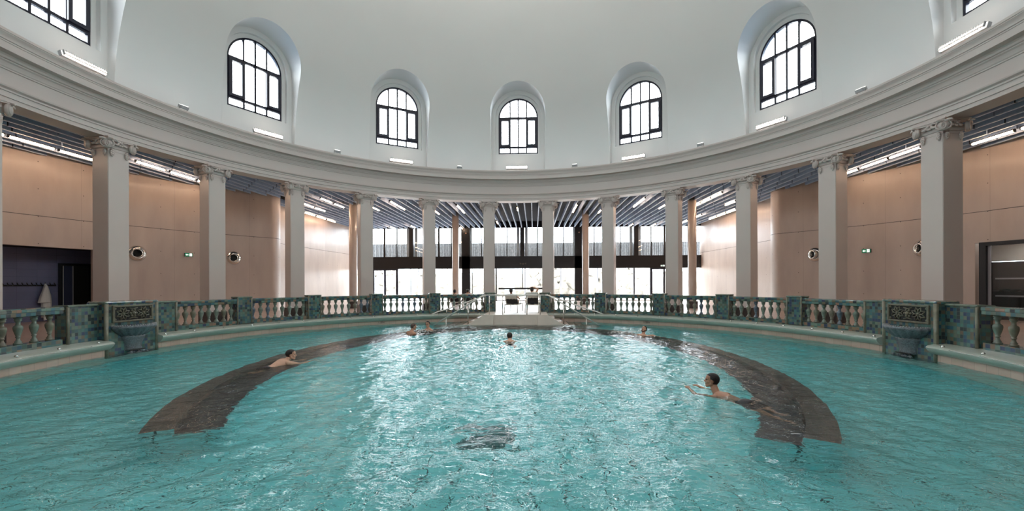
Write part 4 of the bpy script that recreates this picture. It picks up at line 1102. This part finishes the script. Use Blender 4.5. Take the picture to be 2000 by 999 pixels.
# garden screen: mottled panels between thin posts, seen through the upper glazing
for i in range(12):
    x = -19.25+3.5*i
    root = empty('garden_screen', TR(x, 30.2, .38), 'mottled grey garden screen panel standing outside behind the glass', 'screen', 'garden screens outside')
    b = MB(); b.box((0, 0, 4.55), (3.44, .05, 1.95)); b.build('panel', M['screen'], root)
    b = MB()
    for j in range(-8, 9): b.box((j*.2+RNG.uniform(-.05, .05), -.06, 4.55), (.022, .03, 1.95))
    b.build('slats', M['blackmetal'], root)
    for s in (-1, 1):
        b = MB(); b.box((s*1.72, .1, 2.77), (.10, .10, 5.54)); b.build('post', M['shelf'], root)
def hedge(x, y, w, h, lab):
    b = MB(); rows = 14; cols = 40; vs = []
    for j in range(rows+1):
        for i in range(cols+1):
            vs.append((w*(i/cols-.5)+RNG.normal()*.05, RNG.normal()*.10-.5*math.sin(PI*j/rows), h*j/rows*(1+RNG.normal()*.04)))
    c = cols+1; b.add(vs, [(j*c+i, j*c+i+1, (j+1)*c+i+1, (j+1)*c+i) for j in range(rows) for i in range(cols)], None, None, True)
    o = b.build('hedge', M['hedge']); o.location = (x, y, .38); md = o.modifiers.new('depth', 'SOLIDIFY'); md.thickness = 1.2; tag(o, lab, 'hedge', 'hedges outside')
for i, (x, lab) in enumerate(((-21, 'pale winter hedge outside, left of the glazed doors'), (-7, 'pale winter hedge outside, behind the left glass'), (7, 'pale winter hedge outside, behind the right glass'), (21, 'pale winter hedge outside, right of the glazed doors'))): hedge(x, 37+2.6*(i % 2), 13.6, 2.9, lab)
for x, lab in ((-11.8, 'pale blue panel outside the left glazed doors'), (8.1, 'pale blue panel outside right of the right black post'), (-1.6, 'pale blue panel outside behind the middle entrance')):
    root = empty('outdoor_panel', TR(x, 31.5, .38), lab, 'panel', 'pale blue panels outside'); b = MB(); b.box((0, 0, 1.1), (1.0, .06, 1.5)); b.build('sheet', M['paleblue'], root)
    b = MB()
    for s in (-1, 1): b.box((s*.45, .05, .9), (.06, .06, 1.9))
    b.build('post', M['shelf'], root)
def bare_tree(x, y, h, lab):
    root = empty('bare_tree', TR(x, y, .38), lab, 'tree', 'bare trees outside'); b = MB()
    def br(p, d, l, r, n):
        q = p+d*l; b.tube([p, (p+q)/2+Vector(RNG.normal(size=3))*.04*l, q], [r, r*.8, r*.6], 6, caps=False)
        if n:
            for _ in range(3):
                e_ = (d+Vector(RNG.normal(size=3))*.55+Vector((0, 0, .25))).normalized(); br(p+d*l*RNG.uniform(.6, 1), e_, l*.68, r*.55, n-1)
    br(Vector((0, 0, 0)), Vector((0, 0, 1)), h*.36, .16, 5); b.build('branches', M['bark'], root)
bare_tree(9.5, 44, 9.0, 'bare tree outside behind the right glazed doors'); bare_tree(-11, 46, 8.0, 'bare tree outside behind the left glazed doors'); bare_tree(2.5, 50, 8.5, 'bare tree outside behind the middle entrance')

# ------------------------------------------------------------------ people
def unit(v): return Vector(v).normalized()
def rcone(b, a, c, ra, rc, n=14):
    a, c = Vector(a), Vector(c); b.sphere(a, ra, None, n, 8); b.sphere(c, rc, None, n, 8)
    if (c-a).length > 1e-4: b.tube([a, c], [ra, rc], n)
def ell_loft(b, rows, n=20):
    """rows: (centre, x axis, y axis) half-axes as vectors"""
    vs = []; fs = []
    for c, X, Y in rows:
        for k in range(n):
            t = 2*PI*k/n; vs.append(Vector(c)+X*math.cos(t)+Y*math.sin(t))
    for i in range(len(rows)-1):
        for k in range(n): fs.append((i*n+k, i*n+(k+1) % n, (i+1)*n+(k+1) % n, (i+1)*n+k))
    fs += [tuple(range(n))[::-1], tuple((len(rows)-1)*n+k for k in range(n))]
    b.add(vs, fs, None, None, True)
def frame(H, f, u):
    f = unit(f); r = f.cross(unit(u)).normalized(); u = r.cross(f).normalized()
    m = Matrix((r, f, u)).transposed().to_4x4(); m.translation = Vector(H); return m
def head_shapes(b, T):
    def S_(c, r, R=None): 
        q = MB(); q.sphere(c, r, None, 18, 12, R); b.add(q.v, q.f, T, None, True)
    def K(a, c, ra, rc):
        q = MB(); rcone(q, a, c, ra, rc); b.add(q.v, q.f, T, None, True)
    S_((0, -.014, .036), (.076, .098, .082)); S_((0, .030, -.022), (.063, .066, .088)); S_((0, .045, .055), (.060, .050, .045))
    for s in (-1, 1):
        K((s*.052, .005, -.055), (s*.018, .070, -.100), .030, .022); S_((s*.041, .062, -.018), (.026, .024, .022))
        K((s*.012, .088, .032), (s*.046, .074, .031), .013, .011)
        S_((s*.079, -.004, -.008), (.010, .021, .033), Matrix.Rotation(RAD(-12*s), 3, 'Z')); S_((s*.012, .103, -.026), (.011, .012, .010))
    K((0, .088, .022), (0, .112, -.022), .009, .014); S_((0, .088, -.056), (.025, .015, .008)); S_((0, .086, -.068), (.022, .015, .009)); S_((0, .076, -.098), (.024, .020, .020))
def hair_mesh(T, style):
    """a cap of hair over the skull, cut back from the face and ears"""
    b = MB(); n, m = 112, 80; vs = []; C = Vector((0, -.014, .036)); keep = []
    for i in range(m+1):
        p = PI*i/m
        for k in range(n):
            t = 2*PI*k/n; d = Vector((math.sin(p)*math.cos(t), math.sin(p)*math.sin(t), math.cos(p)))
            th = 1.085+(.02*math.sin(7*t+3*p)*math.sin(p)); c = C+Vector((.076*d.x*th, .098*d.y*th, .082*d.z*th*(1.06 if style == 'full' else 1)))
            low = d.z < -.25
            if low: c.z -= .03*(-.25-d.z)/.75; c.x *= 1.0-.18*(-.25-d.z)
            vs.append(c)
            hl = .40+.10*math.cos(2*t)           # hairline height at the front
            front = d.y > .42 and c.z < .088
            side = abs(d.x) > .35 and d.y > .10 and c.z < .035
            ear = abs(c.x) > .06 and -.035 < c.y < .04 and c.z < .022
            nape = c.z < -.075 or (d.z < -.78)
            keep.append(not (front or side or ear or nape))
    fs = []
    for i in range(m):
        for k in range(n):
            q = (i*n+k, i*n+(k+1) % n, (i+1)*n+(k+1) % n, (i+1)*n+k)
            if sum(keep[v] for v in q) >= 3: fs.append(q if i not in (0, m-1) else ((q[0], q[3], q[2]) if i == 0 else (q[0], q[1], q[3])))
    b.add(vs, fs, T, None, True); return b
def hand(b, Wp, d, nrm, side, curl=.35):
    """palm and five fingers from the wrist Wp along d; nrm is the back of the hand; side +1 puts the thumb on the d x nrm side"""
    d = unit(d); nrm = unit(Vector(nrm)-d*Vector(nrm).dot(d)); x = d.cross(nrm)*side
    pc = Wp+d*.05
    ell_loft(b, [(Wp-d*.01, x*.025, nrm*.019), (Wp+d*.03, x*.036, nrm*.018), (Wp+d*.07, x*.042, nrm*.016), (Wp+d*.098, x*.040, nrm*.013)], 14)
    for i, (o, L) in enumerate(((.031, .072), (.0105, .082), (-.0105, .076), (-.031, .060))):
        p = Wp+d*.088+x*o; a = 0.0; v = d+x*o*2.2
        for j, fr in enumerate((.45, .32, .23)):
            a += curl*(.55, .8, .7)[j]; q = p+(v.normalized()*math.cos(a)-nrm*math.sin(a))*L*fr
            rcone(b, p, q, .0100-.0008*j, .0096-.0008*j, 8); p = q
    p = Wp+d*.025+x*.030; q = p+(d*.6+x*.8-nrm*.25).normalized()*.038; r = q+(d*.85+x*.42-nrm*.3).normalized()*.030; rcone(b, p, q, .015, .012, 8); rcone(b, q, r, .012, .0095, 8)
def human(root, skin, J, hair='hairdark', female=False, style='short', beard=False, voxel=.0065):
    b = MB()
    P, C, H = Vector(J['P']), Vector(J['C']), Vector(J['H']); rx = unit(J['R']); k = .9 if female else 1.0
    a = (C-P).normalized(); rx = (rx-a*rx.dot(a)).normalized(); fy = rx.cross(a); L = (C-P).length
    # fy points to the back, -fy to the chest
    bend = Vector(J.get('bend', (0, 0, 0)))
    rows = []
    for t, w, dp, o in ((-.20, .10, .085, 0), (-.10, .155, .112, .01), (.0, .172*(1.06 if female else 1), .118, .008), (.18, .155, .105, 0), (.38, .140*k, .098, -.005), (.58, .158*k, .112, -.008), (.78, .178*k, .120, -.008), (.92, .182*k, .106, 0), (1.02, .150*k, .082, .008), (1.09, .085, .062, .012), (1.13, .06, .055, .012)):
        rows.append((P+a*L*t+fy*o+bend*math.sin(PI*min(max(t, 0), 1)), rx*w, fy*dp))
    ell_loft(b, rows, 24)
    if female:
        for s in (-1, 1): b.sphere(P+a*L*.72+rx*s*.075-fy*.095, (.06, .055, .06), None, 14, 9)
    else:
        for s in (-1, 1): b.sphere(P+a*L*.80+rx*s*.075-fy*.075, (.085, .05, .065), None, 14, 9)
    for s, n_ in ((1, 'R'), (-1, 'L')):
        sh = C+rx*s*.175*k-a*.035*1; E_ = Vector(J['E'+n_]); W_ = Vector(J['W'+n_])
        b.sphere(sh, .062*k, None, 14, 9); rcone(b, sh-rx*s*.05, sh, .07*k, .060*k)
        mid = sh.lerp(E_, .45); rcone(b, sh, mid, .056*k, .049*k); rcone(b, mid, E_, .049*k, .039*k)
        m2 = E_.lerp(W_, .35); rcone(b, E_, m2, .040*k, .042*k); rcone(b, m2, W_, .042*k, .027*k)
        d = Vector(J.get('D'+n_, W_-E_)); hand(b, W_, d, J.get('N'+n_, (0, 0, 1)), s*J.get('thumb', 1), J.get('curl', .35))
        hp = P+rx*s*.095-a*.03; K_ = Vector(J['K'+n_]); A_ = Vector(J['A'+n_])
        mid = hp.lerp(K_, .4); rcone(b, hp, mid, .092, .078); rcone(b, mid, K_, .078, .054)
        m2 = K_.lerp(A_, .33); rcone(b, K_, m2, .052, .055); rcone(b, m2, A_, .055, .034)
        T_ = Vector(J.get('T'+n_, A_+unit(J.get('toe', (0, 1, 0)))*.17)); back = (A_-T_).normalized()
        rcone(b, A_+back*.03, A_.lerp(T_, .35), .034, .036); rcone(b, A_.lerp(T_, .35), T_, .038, .024)
    Th = frame(H, J['F'], J['U'])
    nb = C+a*.02; nt_ = Th @ Vector((0, -.022, -.06)); rcone(b, nb, nt_, .066*k, .058*k)
    for s in (-1, 1): rcone(b, C+rx*s*.10-a*.0, nb+a*.035, .045, .045)
    head_shapes(b, Th)
    o = b.build('body', M[skin], root, recalc=False)
    md = o.modifiers.new('r', 'REMESH'); md.mode = 'VOXEL'; md.voxel_size = voxel; md.use_smooth_shade = True
    sm = o.modifiers.new('s', 'SMOOTH'); sm.iterations = 2; sm.factor = .5
    dg = bpy.context.evaluated_depsgraph_get(); nm_ = bpy.data.meshes.new_from_object(o.evaluated_get(dg)); o.modifiers.clear(); old = o.data; o.data = nm_; bpy.data.meshes.remove(old); nm_.name = 'body'
    hb = hair_mesh(Th, style); ho = hb.build('hair', M[hair], root, recalc=True); md = ho.modifiers.new('t', 'SOLIDIFY'); md.thickness = .012; md.offset = .6
    if style == 'bun':
        q = MB(); q.sphere((0, -.105, .06), (.045, .04, .045)); bb = MB(); bb.add(q.v, q.f, Th, None, True); bb.build('hair_bun', M[hair], ho)
    if beard:
        q = MB()
        for s in (-1, 1): rcone(q, (s*.068, .005, -.03), (s*.055, .025, -.075), .014, .022); rcone(q, (s*.055, .025, -.075), (0, .080, -.108), .022, .026)
        rcone(q, (-.024, .098, -.046), (.024, .098, -.046), .008, .008)
        bb = MB(); bb.add(q.v, q.f, Th, None, True); bb.build('beard', M[hair], root)
    for s in (-1, 1):
        q = MB(); q.sphere((s*.032, .083, .010), (.014, .012, .008), None, 12, 8); bb = MB(); bb.add(q.v, q.f, Th, None, True); bb.build('eye', M['eye'], root)
        q = MB(); rcone(q, (s*.016, .098, .030), (s*.046, .083, .031), .005, .004); bb = MB(); bb.add(q.v, q.f, Th, None, True); bb.build('eyebrow', M[hair], root)
    return Th, P, a, rx, fy, L
def shorts(root, info, J, m='swim'):
    Th, P, a, rx, fy, L = info; b = MB()
    ell_loft(b, [(P-a*.10+fy*.01, rx*.170, fy*.128), (P-a*.03+fy*.01, rx*.186, fy*.134), (P+a*L*.08+fy*.008, rx*.184, fy*.130), (P+a*L*.17, rx*.170, fy*.118)], 24)
    for s, n_ in ((1, 'R'), (-1, 'L')):
        hp = P+rx*s*.095-a*.03; K_ = Vector(J['K'+n_]); rcone(b, hp, hp.lerp(K_, .42), .104, .092)
    b.build('swim_trunks', M[m], root)
def place(name, label, xy, fwd, z=0.0):
    """person root at xy; local +Y looks along fwd"""
    a = math.atan2(-fwd[0], fwd[1]); return empty(name, TR(xy[0], xy[1], z) @ RZ(a), label, 'person')

# man on the left, swimming along the bench
r = place('person', 'dark-haired bare man half out of the water over the left arm of the bench', (-5.17, -1.22), (.45, .89))
J = dict(P=(0, -.50, -.14), C=(0, -.06, .035), R=(1, 0, 0), H=(.03, .085, .185), F=(.62, .75, -.05), U=(0, -.1, 1), ER=(.30, .22, -.07), WR=(.30, .48, -.04), EL=(-.26, .2, -.16), WL=(-.16, .44, -.12), KR=(.12, -.72, -.42), AR=(.12, -1.08, -.22), KL=(-.10, -.86, -.36), AL=(-.10, -1.24, -.28), toe=(0, -1, -.1))
shorts(r, human(r, 'skin', J), J)
# couple talking
r = place('person', 'tanned man with short greying hair seen from behind, talking to the woman', (-3.86, 4.95), (.55, .83), z=.07)
J = dict(P=(-.02, -.22, -.48), C=(0, -.03, -.02), R=(1, .1, 0), H=(.02, .06, .185), F=(.35, .93, -.12), U=(0, .05, 1), ER=(.30, .10, -.24), WR=(.26, .34, -.16), EL=(-.30, .06, -.24), WL=(-.24, .32, -.18), KR=(.12, .18, -.66), AR=(.12, .05, -1.08), KL=(-.12, .16, -.68), AL=(-.12, .02, -1.08))
shorts(r, human(r, 'skintan', J, hair='hairgrey'), J)
r = place('person', 'woman with dark tied hair, glasses and black bikini, chest-deep by the handrail', (-3.53, 6.2), (-.50, -.86), z=.07)
J = dict(P=(0, -.10, -.50), C=(0, 0, -.035), R=(1, 0, 0), H=(.0, .045, .175), F=(-.30, .95, -.05), U=(0, 0, 1), ER=(.34, .05, -.16), WR=(.46, .22, -.10), EL=(-.34, .05, -.16), WL=(-.44, .22, -.12), KR=(.11, .12, -.72), AR=(.10, .02, -1.10), KL=(-.11, .12, -.72), AL=(-.10, .02, -1.10))
info = human(r, 'skin', J, female=True, style='bun'); Th, P, a, rx, fy, L = info
b = MB()
for s in (-1, 1): b.sphere(P+a*L*.72+rx*s*.075-fy*.100, (.066, .060, .064), None, 14, 9)
ell_loft(b, [(P+a*L*.62-fy*.006, rx*.151, fy*.118), (P+a*L*.68-fy*.006, rx*.158, fy*.122)], 24)
for s in (-1, 1): b.tube([P+a*L*.80+rx*s*.085-fy*.118, P+a*L*.95+rx*s*.085-fy*.088, P+a*L*1.05+rx*s*.06-fy*.03, P+a*L*1.12+rx*s*.03+fy*.05], .009, 6)
b.build('bikini_top', M['swim'], r)
b = MB(); ell_loft(b, [(P-a*.10, rx*.165, fy*.122), (P, rx*.188, fy*.126), (P+a*L*.1, rx*.172, fy*.118)], 24); b.build('bikini_bottom', M['swim'], r)
b = MB(); q = MB()
for s in (-1, 1):
    q.tube([(s*.034+.024*math.cos(t), .108, .008+.018*math.sin(t)) for t in np.linspace(0, 2*PI, 17)], .0035, 6); q.tube([(s*.058, .106, .012), (s*.078, .03, .012), (s*.080, -.01, .004)], .003, 6)
q.tube([(-.011, .11, .012), (.011, .11, .012)], .003, 6); b.add(q.v, q.f, Th); b.build('glasses', M['signdark'], r)
# swimmer seen from behind
r = place('person', 'dark-haired swimmer seen from behind in the middle of the pool', (.06, 2.86), (0.02, 1), z=.03)
J = dict(P=(0, -.43, -.30), C=(0, -.05, -.04), R=(1, 0, 0), H=(-.02, .085, .125), F=(0, 1, .02), U=(0, -.05, 1), ER=(.34, .08, -.08), WR=(.50, .27, -.06), EL=(-.33, .10, -.10), WL=(-.42, .33, -.12), KR=(.20, -.86, -.34), AR=(.24, -1.22, -.24), KL=(-.20, -.86, -.34), AL=(-.24, -1.22, -.26), toe=(0, -1, -.1), NR=(0, -.3, 1))
shorts(r, human(r, 'skin', J), J)
# bearded man leaning back against the bench
r = place('person', 'bearded dark-haired man leaning back on the right arm of the bench, face up', (4.92, 4.72), (-.80, -.60))
J = dict(P=(0, .36, -.34), C=(0, .03, -.01), R=(1, 0, 0), H=(.0, -.03, .205), F=(-.10, .86, .50), U=(0, -.5, .86), ER=(.34, -.02, -.05), WR=(.54, .14, -.06), EL=(-.36, -.06, .01), WL=(-.60, -.02, -.035), KR=(.12, .80, -.30), AR=(.12, 1.12, -.58), KL=(-.12, .80, -.32), AL=(-.12, 1.12, -.60), toe=(0, .4, .8))
shorts(r, human(r, 'skin', J, beard=True), J)
# swimmer at the right
r = place('person', 'dark-haired man swimming leftwards beside the right arm of the bench', (4.02, -3.75), (-.52, .85), z=-.02)
J = dict(P=(.0, -.53, -.10), C=(0, -.05, -.03), R=(1, 0, 0), H=(0, .085, .22), F=(-.62, .78, .06), U=(0, -.1, 1), ER=(.27, .20, -.09), WR=(.17, .41, .0), EL=(-.28, .20, -.07), WL=(-.16, .42, .01), KR=(.13, -.94, -.36), AR=(.15, -1.33, -.42), KL=(-.13, -.96, -.34), AL=(-.17, -1.36, -.36), toe=(0, -1, -.15), bend=(0, 0, -.03))
shorts(r, human(r, 'skintan', J), J)

# ------------------------------------------------------------------ loungers and the people on them
def lounger(Mx, label, rec):
    """head end at local -Y, feet at +Y; backrest raised by rec degrees, hinge at y=0"""
    root = empty('sun_lounger', Mx, label, 'sun lounger', 'sun loungers behind the pool')
    w = .31
    b = MB()
    for s in (-1, 1): b.tube([(s*w, -.55, .40), (s*w, 1.25, .40), (s*w, 1.32, .385)], .022, 8)
    for y in (-.55, 0, .6, 1.3): b.tube([(-w, y, .40), (w, y, .40)], .018, 8)
    b.build('frame', M['chairframe'], root)
    for y in (-.45, 1.10):
        for s in (-1, 1):
            b = MB(); b.tube([(s*w, y, .40), (s*(w+.015), y-.03, .2), (s*(w+.02), y-.06, .0)], .021, 8); b.build('leg', M['chairframe'], root)
    b = MB(); b.box((0, .62, .405), (2*w-.02, 1.22, .012)); b.build('seat_sling', M['sling'], root)
    T = TR(0, 0, .41) @ RX(RAD(-rec))
    b = MB(); b.box((0, -.36, 0), (2*w-.03, .70, .012), T); b.build('back_sling', M['sling'], root)
    b = MB()
    for s in (-1, 1): b.tube([(s*(w-.01), 0, 0), (s*(w-.01), -.74, 0)], .016, 8, T)
    b.tube([(-w+.01, -.74, 0), (w-.01, -.74, 0)], .016, 8, T); b.build('back_frame', M['chairframe'], root)
    for s in (-1, 1):
        b = MB(); b.tube([(s*w, -.12, .41), (s*(w+.05), -.06, .60), (s*(w+.05), .30, .60), (s*w, .36, .41)], .016, 8); b.build('armrest', M['chairframe'], root)
    return T
def towel_on(Mx, T, label, w=.56, drop=.30):
    root = empty('towel', Mx, label, 'towel', 'white towels on the loungers')
    b = MB(); n = 14; vs = []; prof = [(-.30, .030), (-.55, .030), (-.74, .034), (-.775, .012), (-.765, -.022), (-.70, -.032), (-.74+drop, -.036)]
    for i, (y, z) in enumerate(prof):
        for k in range(n+1): vs.append(T @ Vector((w*(k/n-.5)*(1+.02*math.sin(i*2)), y+(.012*math.sin(k*1.7) if i == len(prof)-1 else 0), z+.005*math.sin(k*1.3+i))))
    c = n+1; b.add(vs, [(i*c+k, i*c+k+1, (i+1)*c+k+1, (i+1)*c+k) for i in range(len(prof)-1) for k in range(n)], None, None, True)
    o = b.build('cloth', M['towel'], root); md = o.modifiers.new('t', 'SOLIDIFY'); md.thickness = .012
def sitter(Mx, label, rec, arm=None, skin='skin', female=False, hairc='hairdark'):
    root = empty('person', Mx, label, 'person')
    c, s_ = math.cos(RAD(rec)), math.sin(RAD(rec)); up = Vector((0, -c, s_)); n_ = Vector((0, s_, c))
    P = Vector((0, .02, .545)); C = P+up*.50+n_*.02; H = C+(up*.75+Vector((0, 0, .45))).normalized()*.21
    J = dict(P=P, C=C, R=(1, 0, 0), H=H, F=(0, s_+.25, .1), U=(0, -.35, 1), KR=(.12, .44, .62), AR=(.13, .86, .46), KL=(-.12, .44, .62), AL=(-.13, .86, .46), toe=(0, .3, .9))
    sr, sl = C+Vector((.19, 0, -.03)), C+Vector((-.19, 0, -.03))
    J.update(ER=sr+Vector((.13, .10, -.22)), WR=sr+Vector((.10, .34, -.20)), EL=sl+Vector((-.13, .10, -.22)), WL=sl+Vector((-.10, .34, -.20)))
    if arm == 'over': J.update(ER=sr+Vector((.10, .04, .26)), WR=H+Vector((.02, .02, .14)), DR=(-1, 0, -.05), NR=(0, -.2, 1))
    if arm == 'out': J.update(ER=sr+Vector((.20, .12, -.17)), WR=sr+Vector((.02, .34, -.02)))
    if arm == 'read': J.update(ER=sr+Vector((.14, .14, -.17)), WR=sr+Vector((-.06, .32, .02)), EL=sl+Vector((-.14, .14, -.17)), WL=sl+Vector((.06, .32, .02)))
    shorts(root, human(root, skin, J, hair=hairc, female=female, voxel=.008), J)
D = .47
LG = [((-.22, 10.35), -8, 42, 'sun lounger on the landing at the left, with a dark sling and white towel', 'white towel over the back of the left lounger on the landing', 'person with dark hair on the left lounger of the landing, elbow out', 'out', 0),
      ((.78, 10.30), -3, 52, 'sun lounger on the landing at the right, with a dark sling and white towel', 'white towel over the back of the right lounger on the landing', 'person on the right lounger of the landing, one arm laid over the head', 'over', 1)]
for (x, y), rot, rec, l1, l2, l3, arm, kk in LG:
    Mx = TR(x, y, D if y < 11 else FLOOR) @ RZ(RAD(rot)); T = lounger(Mx, l1, rec); towel_on(Mx, T, l2); sitter(Mx, l3, rec, arm)
for (x, y), rot, rec, l1, l2, l3, arm in (((-3.75, 13.6), 4, 35, 'sun lounger behind the balusters, farther from the landing', 'white towel on the lounger behind the balusters farther from the landing', 'tanned person lying on a lounger behind the balusters, farther from the landing', None),
                                          ((-2.95, 13.7), -3, 38, 'sun lounger behind the balusters, nearer the landing', 'white towel on the lounger behind the balusters nearer the landing', 'person reading on a lounger behind the balusters, nearer the landing', 'read')):
    Mx = TR(x, y, FLOOR) @ RZ(RAD(rot)); T = lounger(Mx, l1, rec); towel_on(Mx, T, l2); sitter(Mx, l3, rec, arm, 'skintan')

# ------------------------------------------------------------------ foam where the jets stir the water
def foam(cx, cy, sx, sy, n, label, hmax):
    b = MB()
    for _ in range(n):
        x, y = RNG.normal()*sx*.5, RNG.normal()*sy*.5; q = math.exp(-(x/sx)**2*2-(y/sy)**2*2); r = RNG.uniform(.004, .012)
        b.sphere((cx+x, cy+y, .012+q*hmax*RNG.uniform(0, 1)), (r*RNG.uniform(1, 2.2), r*RNG.uniform(1, 2), r*.7), None, 6, 4)
    tag(b.build('foam', M['foam']), label, 'foam', kind='stuff')
foam(.1, 3.95, 1.5, .6, 1100, 'white foaming jet water in front of the swimmer in the middle', .10)
foam(-4.1, 5.6, 1.3, .7, 420, 'white bubbles round the couple by the left handrail', .04)
foam(4.6, 5.5, .8, .5, 220, 'white bubbles behind the bearded man', .05)
